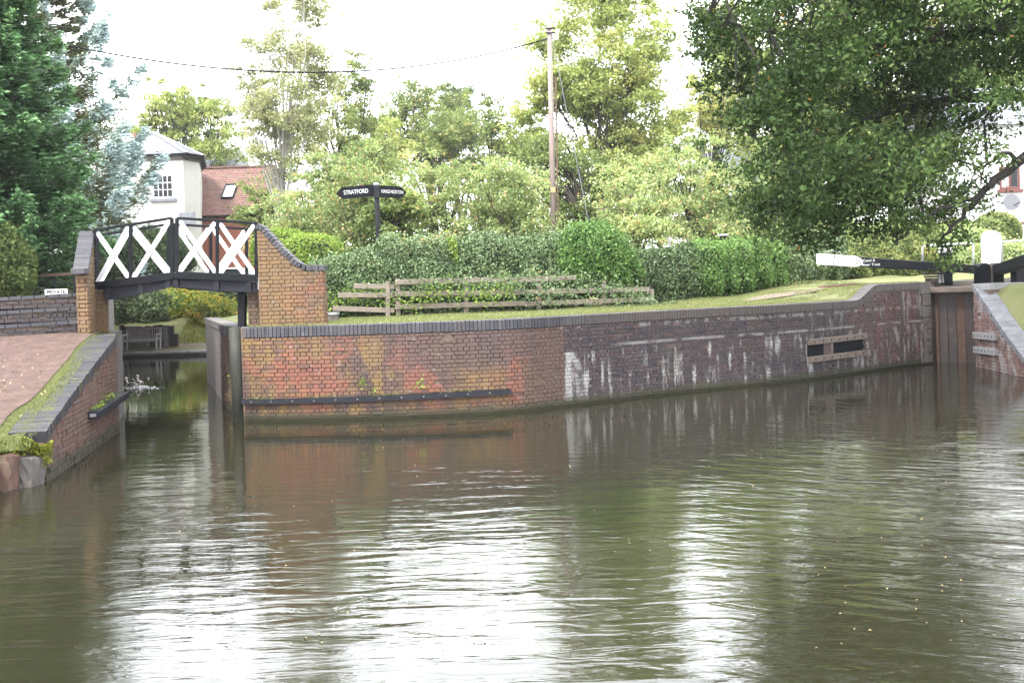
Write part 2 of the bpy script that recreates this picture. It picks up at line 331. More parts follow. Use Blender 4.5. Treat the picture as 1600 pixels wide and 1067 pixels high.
M['soil'] = ground_mat('dark_soil', (0.03, 0.026, 0.015), (0.05, 0.05, 0.02), (0.07, 0.08, 0.025))  # dark brown to olive soil colours
M['path'] = ground_mat('pink_gravel_path', (0.10, 0.066, 0.058), (0.16, 0.105, 0.092), (0.22, 0.15, 0.13), 5.0, 1.0, (0.42, 0.32, 0.28))
M['paleleaf_path'] = ground_mat('leaf_strewn_path', (0.16, 0.14, 0.12), (0.23, 0.19, 0.15), (0.30, 0.2, 0.11), 2.0, 0.6, (0.4, 0.24, 0.1))

def water_mat():
    t = NT('canal_water'); t.gain = 1.0; p = t.pos(); c = t.xyz(p)
    a = t.mapv(p, (1.15, 4.4, 1), rot=(0, 0, R(-3)))
    n1 = t.noise(a, 1.0, 3, 0.5, 0.6)
    dx = t.math('SUBTRACT', c[0], 11.5); dy = t.math('SUBTRACT', 27.0, c[1])
    rr = t.math('SQRT', t.math('ADD', t.math('MULTIPLY', dx, dx), t.math('MULTIPLY', dy, dy)))
    th = t.math('ARCTAN2', dx, dy)
    cb = t.node('ShaderNodeCombineXYZ'); t.put(cb.inputs[0], t.math('MULTIPLY', th, 22.0)); t.put(cb.inputs[1], t.math('MULTIPLY', rr, 3.9))
    n2 = t.noise(cb.outputs[0], 1.0, 3, 0.5, 0.9)
    m = t.step(c[0], -1.0, 4.5)
    mf = t.node('ShaderNodeMix', data_type='FLOAT'); t.put(mf.inputs[0], m); t.put(mf.inputs[2], n1); t.put(mf.inputs[3], n2)
    calm = t.step(c[1], 18.0, 7.0, 0.13, 1.0)
    patch = t.step(t.noise(t.mapv(p, (0.25, 0.5, 1)), 1.0, 2), 0.35, 0.65, 0.45, 1.15)
    h = t.math('MULTIPLY', t.math('MULTIPLY', mf.outputs[0], calm), patch)
    h = t.math('MULTIPLY', h, t.step(c[0], 0.0, 7.0, 0.8, 2.2))
    f = t.noise(t.mapv(p, (5.0, 16, 1)), 1.0, 3, 0.6, 0.5)
    h = t.math('ADD', h, t.math('MULTIPLY', f, t.math('MULTIPLY', calm, 0.07)))
    t.bump(h, 1.0, 0.027)
    mur = t.ramp(t.noise(p, 0.35, 3), [(0.3, (0.0105, 0.0103, 0.0054)), (0.7, (0.013, 0.0127, 0.0068))])
    t.fin(mur, 0.02, 0.5); t.b.inputs['IOR'].default_value = 1.45
    return t.m
M['water'] = water_mat()

# ---------------------------------------------------------------- ground heights (island between the arm and the lock)
CTRL = [(-5, 19.2, 1.74), (-3, 18.9, 1.74), (0, 19, 1.74), (3, 20.3, 1.74), (6, 22.2, 1.74), (8, 24.0, 1.76), (-8, 27, 1.72), (-6.5, 23, 1.72),
        (9.3, 25.0, 2.08), (10.6, 26.1, 2.1), (13, 28, 2.1), (-3.2, 25, 1.74), (0, 24.6, 1.74), (3.2, 25, 1.78), (5.1, 26.5, 1.87), (8.6, 29, 2.21), (7.7, 25.8, 1.98),
        (11.2, 29.5, 2.22), (14, 33, 2.5), (20, 40, 3.0), (0, 32, 1.9), (-5, 32, 1.8), (0, 45, 2.2), (-15, 50, 2.3), (10, 50, 3.0), (0, 80, 3), (30, 70, 4.2), (-30, 80, 3), (0, 200, 4), (90, 200, 6), (-90, 200, 4), (6.0, 24.4, 1.80)]
def zg(x, y):
    sw = sz = 0
    for a, b, z in CTRL:
        d = ((x - a) ** 2 + (y - b) ** 2) ** 0.5 + 0.15; q = d ** -3.2; sw += q; sz += q * z
    return sz / sw

def on_lawn(px, py):
    u, v = uv(px, py); y = 19.5
    while y < 60:
        if CH - v * y / F <= zg(u * y / F, y): break
        y += .1
    return Vector((u * y / F, y, zg(u * y / F, y)))
def catmull(pts, n=12):
    pts = [Vector(p) for p in pts]; out = []
    q = [pts[0] * 2 - pts[1]] + pts + [pts[-1] * 2 - pts[-2]]
    for i in range(1, len(q) - 2):
        a, b, c, d = q[i - 1:i + 3]
        for k in range(n):
            t = k / n
            out.append(0.5 * ((2 * b) + (c - a) * t + (2 * a - 5 * b + 4 * c - d) * t * t + (3 * b - a - 3 * c + d) * t ** 3))
    out.append(pts[-1]); return out
class Path:
    def __init__(s, pts):
        s.p = [Vector((p[0], p[1])) for p in pts]; s.s = [0]
        for a, b in zip(s.p, s.p[1:]): s.s.append(s.s[-1] + (b - a).length)
        s.L = s.s[-1]
    def at(s, d):
        d = max(0, min(s.L - 1e-6, d)); i = int(np.searchsorted(s.s, d, 'right')) - 1
        t = (d - s.s[i]) / (s.s[i + 1] - s.s[i]); p = s.p[i].lerp(s.p[i + 1], t)
        a = s.p[max(0, i - 1)]; b = s.p[min(len(s.p) - 1, i + 2)]
        if len(s.p) < 4 or (s.p[i + 1] - s.p[i]).length > 0.8: a, b = s.p[i], s.p[i + 1]
        tg = (b - a).normalized(); return p, tg
    def near(s, x):                      # arc length where the path crosses X = x
        best = min(range(len(s.p)), key=lambda i: abs(s.p[i].x - x)); return s.s[best]

# shared brick mesh: unit box open at the back, front chamfered
def unit_brick():
    c = 0.06
    v = [(-.5, 0, -.5), (.5, 0, -.5), (.5, 0, .5), (-.5, 0, .5)]
    v += [(-.5, -.94, -.5), (.5, -.94, -.5), (.5, -.94, .5), (-.5, -.94, .5)]
    v += [(-.5 + c / 2.6, -1, -.5 + c), (.5 - c / 2.6, -1, -.5 + c), (.5 - c / 2.6, -1, .5 - c), (-.5 + c / 2.6, -1, .5 - c)]
    f = [(0, 1, 5, 4), (1, 2, 6, 5), (2, 3, 7, 6), (3, 0, 4, 7), (4, 5, 9, 8), (5, 6, 10, 9), (6, 7, 11, 10), (7, 4, 8, 11), (8, 9, 10, 11)]
    return v, f
UBV, UBF = unit_brick()
UB = {}
def brick_mesh(mat, nm):
    k = mat.name + nm
    if k not in UB:
        me = bpy.data.meshes.new('brick'); me.from_pydata(UBV, [], UBF); me.materials.append(mat); UB[k] = me
    return UB[k]
def place_bricks(parent, items, mat, name='brick', maxn=300, score=None, restname='brickwork'):
    """items: list of (centre Vector, tangent Vector2, length, height, depth, lean). Nearest ones become objects, the rest one mesh."""
    base = Vector((0, 0, 0)); p = parent
    while p is not None: base += p.location if p.get('category') else Vector((0, 0, 0)); p = p.parent
    def vis(it):
        c = it[0]; Y = c.y; px = X0 + c.x / Y * F; off = 0 if -5 < px < 1605 else 50
        return Y + off + (8 if c.z < 0.03 else 0)
    items = sorted(items, key=vis); me = brick_mesh(mat, name); rest = MB()
    for i, (c, tg, L, H, Dp, lean) in enumerate(items):
        tg3 = Vector((tg.x, tg.y, lean)).normalized(); nb = Vector((-tg.y, tg.x, 0)).normalized(); up = nb.cross(tg3) * -1
        up = tg3.cross(nb)
        Mx = Matrix(((tg3.x * L, nb.x * Dp, up.x * H, c.x), (tg3.y * L, nb.y * Dp, up.y * H, c.y), (tg3.z * L, nb.z * Dp, up.z * H, c.z), (0, 0, 0, 1)))
        if i < maxn:
            o = bpy.data.objects.new(name, me); COL.objects.link(o); o.parent = parent; o.matrix_basis = Matrix.Translation(-base) @ Mx
        else:
            tt = random.random(); rest.add([Mx @ Vector(v) for v in UBV], UBF, tt)
    if rest.v:
        o = rest.build(restname, mat, parent); o['kind'] = 'stuff'
def brick_face(path, z0, ztop, s0=0, s1=None, flip=False, pitch=0.075, proud=0.012, skip=None, off=0.0, bond='english'):
    """items on the face of a wall whose water side is on the right of the path (left when flip)"""
    s1 = path.L if s1 is None else s1; items = []; k = 0; z = z0
    zt = ztop if callable(ztop) else (lambda s: ztop)
    zmax = max(zt(s0 + (s1 - s0) * i / 30) for i in range(31))
    while z < zmax - 0.02:
        header = bond == 'english' and k % 2
        Lp = 0.1125 if header else 0.225; st = s0 - (0.056 if header else (0.0 if bond != 'stretch' or k % 2 else 0.1125)); s = st
        while s < s1 - 0.02:
            a, b = max(s, s0), min(s + Lp, s1)
            if b - a > 0.04:
                m = (a + b) / 2; top = zt(m)
                hh = min(pitch, top - z)
                if hh > 0.03 and not (skip and skip(m, z)):
                    p, tg = path.at(m)
                    if flip: tg = -tg
                    nb = Vector((-tg.y, tg.x)); jit = random.gauss(0, 0.005) + 0.006 * math.sin(m * 1.9 + z * 2.3)
                    if random.random() < 0.02: jit += random.uniform(.01, .035)
                    q = p + nb * (0.03 + off + jit)
                    items.append((Vector((q.x, q.y, z + hh / 2 + random.gauss(0, .0015))), tg, b - a - random.uniform(.008, .018), hh - random.uniform(.008, .017), 0.03 + proud, random.gauss(0, 0.012)))
            s += Lp
        z += pitch; k += 1
    return items
def strip(path, zlo, zhi, thick, flip=False, s0=0, s1=None, n=None, off=0.012):
    """solid wall body set back by off from the path line"""
    s1 = path.L if s1 is None else s1; n = n or max(2, int((s1 - s0) / 0.25)); mb = MB(); rows = []
    f = lambda q, s: q(s) if callable(q) else q
    for i in range(n + 1):
        s = s0 + (s1 - s0) * i / n; p, tg = path.at(s); nb = Vector((-tg.y, tg.x)) * (-1 if flip else 1)
        a = p + nb * off; b = p + nb * (off + thick)
        rows.append([(a.x, a.y, f(zlo, s)), (a.x, a.y, f(zhi, s)), (b.x, b.y, f(zhi, s)), (b.x, b.y, f(zlo, s))])
    vs = [q for r in rows for q in r]
    fs = [(i * 4 + k, (i + 1) * 4 + k, (i + 1) * 4 + (k + 1) % 4, i * 4 + (k + 1) % 4) for i in range(n) for k in range(4)] + [(0, 1, 2, 3), (n * 4 + 3, n * 4 + 2, n * 4 + 1, n * 4)]
    return mb.add(vs, fs)
def coping_items(path, ztop, s0, s1, H=0.2, pitch=0.0767, depth=0.3, flip=False, overhang=0.02):
    items = []; s = s0; zt = ztop if callable(ztop) else (lambda q: ztop)
    while s < s1 - 0.03:
        m = s + pitch / 2; p, tg = path.at(m)
        slope = (zt(m + 0.04) - zt(m - 0.04)) / 0.08
        if flip: tg = -tg; slope = -slope
        nb = Vector((-tg.y, tg.x)); q = p + nb * (depth - overhang + random.gauss(0, 0.003)); ln = math.hypot(1, slope)
        items.append((Vector((q.x, q.y, zt(m) - H / 2 + random.gauss(0, 0.002))), tg, (pitch * ln - 0.009), H, depth, slope)); s += pitch
    return items

# ================================================================= SETTING
def sheet(name, rows, mat, kind='structure', label=None):
    n = len(rows[0]); vs = [p for r in rows for p in r]
    fs = [(i * n + k, i * n + k + 1, (i + 1) * n + k + 1, (i + 1) * n + k) for i in range(len(rows) - 1) for k in range(n - 1)]
    mb = MB(); mb.add(vs, fs); o = mb.build(name, mat); o['kind'] = kind; 
    if label: o['label'] = label
    me = o.data
    me.polygons.foreach_set('use_smooth', [True] * len(me.polygons)); return o

mb = MB(); mb.add([(-60, -12, 0), (60, -12, 0), (60, 42.5, 0), (-60, 42.5, 0)], [(0, 1, 2, 3)]); o = mb.build('water', M['water']); tag(o, 'murky rippling canal water', None, None, 'structure')
mb = MB(); mb.add([(-230, -60, -0.9), (230, -60, -0.9), (230, 330, -0.9), (-230, 330, -0.9)], [(0, 1, 2, 3)]); mb.build('ground', M['soil'])['kind'] = 'structure'

# main wall waterline
wl_px = [(381, 658), (440, 658), (510, 656.5), (600, 654), (700, 650), (805, 644), (865, 637), (941, 628), (1080, 612), (1240, 596), (1340, 583), (1395, 575), (1456, 568)]
WP = Path(catmull([P(a, b).xy.to_3d() for a, b in wl_px]))
s_ramp0 = WP.near(P(1338, 583).x); s_ramp1 = WP.near(P(1378, 577).x)
def wtop(s):
    t = (s - s_ramp0) / (s_ramp1 - s_ramp0); t = max(0, min(1, t)); t = t * t * (3 - 2 * t)
    return 1.76 + 0.36 * t
corner = WP.p[0]
CPpts = [(corner.x, corner.y), (-5.55, 19.9), (-6.3, 21.7), (-8.62, 27.9)]
# island ground: loft from the wall line backwards
back = []
cols_ = 90
rows = []
edge = [Vector((-8.3, 27.9)), Vector((-7.15, 25.1)), Vector((-5.95, 22.0)), Vector((-5.25, 20.2)), Vector((corner.x + 0.12, corner.y + 0.22))]
for i in range(61):
    p, tg = WP.at(WP.L * i / 60); edge.append(p + Vector((-tg.y, tg.x)) * 0.27)
edge += [Vector((12.0, 27.6)), Vector((14, 28.6)), Vector((20, 32)), Vector((40, 44))]
m = len(edge)
for j in range(40):
    t = (j / 39) ** 2.2; r = []
    for i, e in enumerate(edge):
        u = i / (m - 1); tgt = Vector((-9 + 260 * u ** 1.1 - 40 * t, 260)) if i > 4 else Vector((-9 - 30 * t, 260))
        q = e.lerp(tgt, t); z = zg(q.x, q.y) if j else (1.738 if i <= 4 else zg(q.x, q.y))
        if 5 <= i < 66 and j == 0: z = wtop(WP.L * (i - 5) / 60) - 0.02
        r.append((q.x, q.y, z))
    rows.append(r)
sheet('lawn', rows, M['lawn'], label='mown grass strip behind the canal wall')
# far bank beyond the arm, left bank, behind
rows = []
for j in range(46):
    t = (j / 45) ** 2.6; r = []
    for i in range(30):
        x = -70 + 64.5 * (i / 29); y = 39.9 + 0.0 + 220 * t
        z = 0.19 + max(0, min(1, (y - 42.2) / 3.5)) * 2.1 + 1.2 * t
        r.append((x, y, z))
    rows.append(r)
sheet('far_bank', rows, M['lawn'])

# left bank ground (towpath climbing to the bridge)
lw_px = [(-60, 782), (0, 770), (71, 752), (186, 670.6)]
LWpts = [P(a, b).xy for a, b in lw_px]
def lz(y): # height along the left coping
    t = (y - 12.6) / (18.2 - 12.6); return 0.50 + 1.23 * max(0, min(1.0, t)) ** 0.9
LN = LWpts[2]; LF = LWpts[3]      # near end and far end of the brick part
rows = []
for j in range(40):
    y = 4 + 15.9 * j / 39; r = []
    t = max(-2.5, min(1.0, (y - LN.y) / (LF.y - LN.y))); xe = LN.x + (LF.x - LN.x) * t - 0.25 - 0.19 * max(0, min(1, t))
    if y > LF.y: xe -= (y - LF.y) * .42
    if y < LN.y: xe = LN.x - 0.35 - (LN.y - y) * 0.45
    for i in range(34):
        u = i / 33; x = xe - 22 * u ** 1.8
        z = lz(y) - 0.02 + 0.03 * math.sin(x * 1.7) * math.sin(y * 1.3) + .035 * max(0, 1 - max(0, t) * 1.1)
        if y < 12.6: z -= (12.6 - y) * 0.03
        r.append((x, y, z))
    rows.append(r)
sheet('left_verge', rows, M['lawn'], label='grass verge beside the left canal coping')
# gravel towpath sheet
rows = []
def on_left(px, py):
    u, v = uv(px, py); y = 9.0
    while y < 22 and CH - v * y / F > lz(y) + .03: y += .05
    return Vector((u * y / F, y, lz(y)))
pe = [on_left(-150, 790), on_left(0, 668), on_left(50, 625), on_left(82, 590), on_left(110, 556), on_left(124, 538)]; pe.append(Vector((pe[-1].x - .1, 18.95, 0)))
pe = catmull(pe, 6)
for e in pe:
    r = []
    for i in range(16):
        x = e.x - 14 * (i / 15) ** 1.4; y = e.y; z = lz(y) + 0.03 * math.sin(x * 1.7) * math.sin(y * 1.3) + 0.022 + .035 * max(0, 1 - max(0, (y - LN.y) / (LF.y - LN.y)) * 1.1) 
        if y < 12.6: z -= (12.6 - y) * 0.03
        r.append((x, y, z))
    rows.append(r)
sheet('towpath', rows, M['path'], label='pinkish gravel towpath')
# raised ground behind the stepped wall
mb = MB(); g = M['soil']
rows = [[(-40 + 31.3 * i / 9, 19.55 + 23 * j / 7, 2.42 + 0.01 * j) for i in range(10)] for j in range(8)]
for r in rows:
    r[-1] = (-8.75 - (r[-1][1] - 19.5) * 0.35, r[-1][1], r[-1][2])
sheet('raised_garden_ground', rows, M['soil'])
# edge wall of that garden against the arm (mostly hidden)
pp = Path([(-8.3, 19.3), (-8.9, 21), (-12, 30), (-17, 41)])
strip(pp, -0.9, lambda s: 1.9 if s < 1 else 2.4, 0.3).build('garden_bank_wall', M['concrete'])
tag(bpy.data.objects['garden_bank_wall'], 'concrete bank wall behind the left bridge end', 'wall')

# ================================================================= MAIN WALL
wall = empty('canal_wall', (corner.x, corner.y, 0), 'long curving brick canal wall from the bridge to the lock, orange left and blue-black right', 'wall')
strip(WP, -0.9, lambda s: wtop(s) - 0.012, 0.28).build('wall_core', M['core_main'], wall)
hole = lambda s, z: (z < 0.82 and z > 0.2 and s_f0 < s < s_f1) or (0.1 < z < 0.62 and s_h0 < s < s_h1)
s_f0 = WP.near(P(1256, 594).x); s_f1 = WP.near(P(1350, 581).x)
s_h0 = WP.near(P(1392, 575).x); s_h1 = WP.near(P(1402, 574).x)
its = brick_face(WP, -0.075, lambda s: wtop(s) - 0.205, skip=lambda s, z: (0.1 < z < 0.6 and s_h0 < s < s_h1) or (s_f0 + .05 < s < s_f1 - .05 and .4 < z < .85))
place_bricks(wall, its, M['brick_main'])
place_bricks(wall, coping_items(WP, wtop, 0.05, WP.L), M['coping'], 'coping_brick', 300, restname='coping_brickwork')
# footing ledge at the water
strip(WP, -0.3, 0.05, 0.4, off=-0.05, s0=0.1).build('footing', M['moss'] if False else plain('slimy_footing', (0.022, 0.022, 0.012), 0.8, 0.5, 8, spec=0.1, bump=0.5), wall)
# dark opening in the wall near the lock
a, _ = WP.at(s_h0); 
# mortar band and black iron fender
fr = empty('fender_rail', (corner.x, corner.y, 0.3), 'long black bolted fender rail low on the orange brick wall', 'fender')
fp = [WP.at(s) for s in np.linspace(0.02, WP.near(P(798, 644).x), 26)]
mb = MB(); vs = []
zf = lambda i: 0.37 + 0.03 * i / 25
for i, (p, tg) in enumerate(fp):
    nb = Vector((-tg.y, tg.x)); a = p + nb * 0.02; b = p - nb * 0.10
    for q, z in ((b, -0.045), (b, 0.045), (a, 0.055), (a, -0.055)): vs.append((q.x, q.y, zf(i) + z))
n = len(fp); mb.add(vs, [(i * 4 + k, (i + 1) * 4 + k, (i + 1) * 4 + (k + 1) % 4, i * 4 + (k + 1) % 4) for i in range(n - 1) for k in range(4)] + [(0, 1, 2, 3), (n * 4 - 1, n * 4 - 2, n * 4 - 3, n * 4 - 4)])
mb.build('rail', M['iron'], fr)
bolt_me = None
for i in range(1, 25, 2):
    p, tg = fp[i]; nb = Vector((-tg.y, tg.x)); q = p - nb * 0.10
    mb = MB(); Mr = Matrix(((tg.x, 0, -nb.x), (tg.y, 0, -nb.y), (0, 1, 0))).to_3x3()
    mb.lathe((q.x, q.y, zf(i)), [(0.022, 0), (0.022, 0.006), (0.012, 0.012)], 8, Mr); mb.build('bolt', M['stone'], fr)

# timber fender pair near the lock
def fender_boards(s0, s1, zs, label, path=WP, flip=False, group=None, nh=7, h=0.13, mat=None):
    p0, t0 = path.at((s0 + s1) / 2); root = empty('timber_fender', (p0.x, p0.y, zs[0]), label, 'fender', group)
    for z, zz in zs_pairs(zs):
        a, ta = path.at(s0); b, tb = path.at(s1); nb = Vector((-t0.y, t0.x)) * (-1 if flip else 1)
        A = Vector((*(a - nb * 0.06), z)); B = Vector((*(b - nb * 0.06), zz))
        bo = MB(); bo.bar(A, B, 0.1, h); bd = bo.build('board', mat or M['fenderwood'], root, bevel=0.008)
        for k in range(nh):
            hm = MB(); q = A.lerp(B, (k + 0.5) / nh); d = (B - A).normalized(); n3 = Vector((nb.x, nb.y, 0))
            hm.bar(q - n3 * 0.056, q - n3 * 0.045, 0.025, 0.05)
            hm.build('bolt_slot', M['black'], bd, world=False)
    return root
def zs_pairs(zs): return [(z, z + 0.02) for z in zs]
fender_boards(s_f0 + 0.05, s_f1 - 0.05, (0.86, 0.46), 'pair of brown slotted timber fender boards on the dark wall left of the lock')
# flat black strip: shade of the void behind those boards put into colour
A, ta = WP.at(s_f0 + 0.05); B, tb = WP.at(s_f1 - 0.05)
mb = MB(); nb = Vector((-ta.y, ta.x))
mb.bar(Vector((*(A + nb * 0.006), 0.66)), Vector((*(B + nb * 0.006), 0.68)), 0.02, 0.5); mb.build('void_shade_strip', M['black'], wall)

# end quoin of the wall by the lock
lockc = WP.p[-1]; tgl = WP.at(WP.L - 0.05)[1]
def quoin():
    mb = MB(); nb = Vector((-tgl.y, tgl.x)); z = -0.9
    k = 0
    while z < 2.12:
        h = 0.9 if z < 0 else 0.3; h = min(h, 2.12 - z)
        a = lockc - tgl * (0.42 if k % 2 else 0.30) - nb * 0.02; b = lockc + tgl * 0.03 - nb * 0.02
        mb2 = MB(); M4 = Matrix(((tgl.x, nb.x, 0, a.x), (tgl.y, nb.y, 0, a.y), (0, 0, 1, z))).to_4x4(); M4 = Matrix(((tgl.x, nb.x, 0, a.x), (tgl.y, nb.y, 0, a.y), (0, 0, 1, z), (0, 0, 0, 1)))
        mb2.box((0, 0, 0.006), ((b - a).length, 0.55, h - 0.006), M4); mb2.build('quoin_stone', M['concrete'], wall, bevel=0.015); z += h; k += 1
quoin()

# ================================================================= CHANNEL SIDE OF THE ISLAND
cw = empty('channel_wall', (-6.4, 21.8, 0), 'low wall running back under the footbridge on the right of the arm', 'wall')
c1 = Path([(-5.55, 19.95), (-5.72, 20.4), (-5.98, 21.0), (-6.2, 21.55)])
sh = lambda q, d: [(p[0] + d, p[1]) for p in q]
CP1 = Path([(-5.40, 19.5), (-5.93, 20.6), (-6.30, 21.42)]); CP0 = Path([(-6.24, 21.43), (-8.62, 27.9)])
# water side is on the left of these paths (they run away from the camera, water to the left): right side flagged with flip
strip(CP1, -0.9, 1.56, 0.4, flip=True).build('wall_core', M['mortar'], cw)
its = brick_face(CP1, -0.075, 1.56, flip=True, skip=lambda s, z: .25 < z < .95 and .25 + .3 * abs(z - .6) < s < 1.5); place_bricks(cw, its, M['brick_red'])
place_bricks(cw, coping_items(CP1, 1.76, 0, CP1.L, flip=True), M['coping'], 'coping_brick')
strip(CP0, -0.9, 1.60, 0.4, flip=True, off=0).build('concrete_face', M['concrete'], cw)
strip(CP0, 1.604, 1.76, 0.36, flip=True, off=-0.03).build('coping_slab', M['concrete'], cw)
# return between corner and recess + corner rubbing post
mb = MB(); mb.add([(corner.x, corner.y, -0.9), (corner.x - 0.30, corner.y + 0.66, -0.9), (corner.x + 0.25, corner.y + 0.75, -0.9), (corner.x + 0.45, corner.y + 0.1, -0.9),
                   (corner.x, corner.y, 1.755), (corner.x - 0.30, corner.y + 0.66, 1.755), (corner.x + 0.25, corner.y + 0.75, 1.755), (corner.x + 0.45, corner.y + 0.1, 1.755)],
                  [(3, 2, 1, 0), (4, 5, 6, 7), (0, 1, 5, 4), (1, 2, 6, 5), (2, 3, 7, 6), (3, 0, 4, 7)])
mb.build('corner_block', M['concrete'], wall, bevel=0.03)
mb = MB(); mb.tube([(corner.x - 0.11, corner.y + 0.06, -0.5), (corner.x - 0.12, corner.y + 0.06, 1.0), (corner.x - 0.13, corner.y + 0.07, 1.77)], 0.115, 10)
tag(mb.build('rubbing_post', plain('mossy_black_timber', (0.02, 0.021, 0.014), 0.7, 0.5, 6, grain=(4, 4, 0.5), bump=0.5, dirt=(0.045, 0.05, 0.02)), None, smooth=True), 'dark slimy upright timber post at the corner of the brick wall', 'post')
# rubble in the recess
mb = MB()
for k in range(26):
    x = random.uniform(-5.6, -5.2); y = 19.6 + (-(x + 5.2)) * 2.6 + random.uniform(-.1, .5); z = random.uniform(0.05, 0.9)
    mb.box((x - .1, y - .1, z - .06), (x + .1, y + .1, z + .06), None, random.random(), 0.7)
o = mb.build('rubble', M['brick_red'], cw); o['kind'] = 'stuff'

# ================================================================= LEFT BANK WALL
LW = Path([LN, LF]); LWd = (LF - LN).normalized()
def ltop(s): p, _ = LW.at(s); return lz(p.y)
lwall = empty('left_bank_wall', (LN.x, LN.y, 0), 'brick bank wall on the left climbing to the footbridge, mossy dark coping', 'wall')
strip(LW, -0.9, lambda s: ltop(s) - 0.16, 0.45).build('wall_core', M['mortar'], lwall)
place_bricks(lwall, brick_face(LW, -0.075, lambda s: ltop(s) - 0.165, s0=0), M['brick_red'])
def lcop():
    items = []
    for it in coping_items(LW, ltop, 0.0, LW.L, H=0.16, depth=0.46, overhang=0.025): items.append(it)
    return items
place_bricks(lwall, lcop(), M['coping_moss'], 'coping_brick')
# end return of that wall at the bridge hole
RT = Path([LF, LF + Vector((-0.38, 0.95)) * 1.0, LF + Vector((-0.9, 2.6))]); strip(RT, -0.9, 1.72, 0.5).build('return_wall', M['concrete'], lwall)
# fender on left wall
a, _ = LW.at(2.35)
sF0, sF1 = LW.L * 0.62, LW.L * 1.0
root = empty('fender_rail', (a.x, a.y, .4), 'short black fender rail with weeds on the left bank wall', 'fender')
pa, ta = LW.at(LW.L * 0.50); pb, _ = LW.at(LW.L - 0.01); nb = Vector((-ta.y, ta.x))
A = Vector((*(pa - nb * 0.09), 0.56)); B = Vector((*(pb - nb * 0.09 + ta * 0.05), 0.62))
mb = MB(); mb.bar(A, B, 0.2, 0.12); mb.build('rail', M['iron'], root, bevel=0.012)
mb = MB(); mb.bar(A - Vector((*ta, 0)) * 0.004, A + Vector((*ta, 0)) * 0.01, 0.09, 0.05); mb.build('end_plate', M['copestone'], root)

# rough stones at the near end
def rough_block(name, c, size, mat, label, cat, rz=0, lean=0.0, seed=0, parent=None):
    import bmesh
    rnd = random.Random(seed); bm = bmesh.new(); bmesh.ops.create_cube(bm, size=1); bmesh.ops.subdivide_edges(bm, edges=bm.edges[:], cuts=4, use_grid_fill=True)
    for v in bm.verts:
        k = 1 - 0.18 * max(0, (abs(v.co.x) + abs(v.co.y) + abs(v.co.z)) - 0.9)
        v.co = Vector((v.co.x * size[0], v.co.y * size[1], v.co.z * size[2])) * k + Vector((rnd.gauss(0, .008), rnd.gauss(0, .008), rnd.gauss(0, .008)))
    me = bpy.data.meshes.new(name); bm.to_mesh(me); bm.free()
    o = link(name, me, mat, parent); o.location = c; o.rotation_euler = (lean, 0, rz)
    if label: tag(o, label, cat)
    return o
p = P(46, 758); rough_block('edging_stone', (p.x - 0.02, p.y + 0.03, 0.12), (0.30, 0.3, 0.5), M['stone'], 'pale grey upright edging stone at the end of the left wall', 'stone', -0.15, -0.12, 3)
p = P(2, 766); rough_block('edging_stone', (p.x - 0.06, p.y + 0.14, 0.15), (0.40, 0.3, 0.56), M['redstone'], 'red-brown edging stone at the lower left under yellow moss', 'stone', -0.1, -0.15, 5)
p = P(-60, 778); rough_block('edging_stone', (p.x - 0.1, p.y + 0.14, 0.10), (0.5, 0.3, 0.45), M['redstone'], 'edging stone half out of frame at the far lower left', 'stone', 0, -0.1, 8)
A1 = Vector((LN.x - .2, LN.y + .5)); A2 = P(0, 770).xy + Vector((-.2, .5)); A3 = P(-200, 795).xy + Vector((-.3, .5))
mb = MB(); mb.prism([(A3.x, A3.y, -.9), (A2.x, A2.y, -.9), (A1.x, A1.y, -.9), (A1.x - .3, A1.y + 1.2, -.9), (-14, 14.5, -.9), (-14, A3.y, -.9)], (0, 0, 1.3)); mb.build('bank_soil', M['darkwood'])['kind'] = 'structure'

# ================================================================= FOLIAGE TOOLS
def leaf_mesh(name, pts, size, mat, parent=None, tint=None, aspect=0.6, updir=0.3, axis=None, shape='rhomb', nrm=None, sizevar=0.35):
    pts = np.asarray(pts, dtype=np.float64); n = len(pts)
    if n == 0: return None
    a = rng.normal(size=(n, 3)) if axis is None else np.asarray(axis) + rng.normal(size=(n, 3)) * 0.25
    a /= np.linalg.norm(a, axis=1, keepdims=True) + 1e-9
    b = rng.normal(size=(n, 3)) * (1 - updir)
    if nrm is not None: b += np.asarray(nrm) * updir * 2
    else: b[:, 2] += updir * 1.5
    s = np.cross(b, a); s /= np.linalg.norm(s, axis=1, keepdims=True) + 1e-9
    nn = np.cross(a, s)
    sz = size * (1 + rng.uniform(-sizevar, sizevar, size=(n, 1)))
    L = a * sz; W = s * sz * aspect; K = nn * sz * 0.18
    if shape == 'rhomb': V = np.stack([pts - L * .5, pts + W * .5 + K, pts + L * .5, pts - W * .5 + K], 1); q = 4
    else: V = np.stack([pts - L * .5, pts - L * .12 + W * .5 + K, pts + L * .12 + W * .28, pts + L * .35 + W * .42 + K, pts + L * .55, pts + L * .3 - W * .4 + K, pts + L * .1 - W * .26, pts - L * .15 - W * .5 + K], 1); q = 8
    V = V.reshape(-1, 3)
    me = bpy.data.meshes.new(name); me.vertices.add(n * q); me.vertices.foreach_set('co', V.astype(np.float32).ravel())
    me.loops.add(n * q); me.loops.foreach_set('vertex_index', np.arange(n * q, dtype=np.int32))
    me.polygons.add(n); me.polygons.foreach_set('loop_start', (np.arange(n) * q).astype(np.int32))
    try: me.polygons.foreach_set('loop_total', np.full(n, q, dtype=np.int32))
    except Exception: pass
    me.update(calc_edges=True)
    tint = rng.random(n) if tint is None else np.asarray(tint)
    at = me.attributes.new('tint', 'FLOAT', 'POINT'); at.data.foreach_set('value', np.repeat(np.clip(tint, 0, 1), q).astype(np.float32))
    return link(name, me, mat, parent)

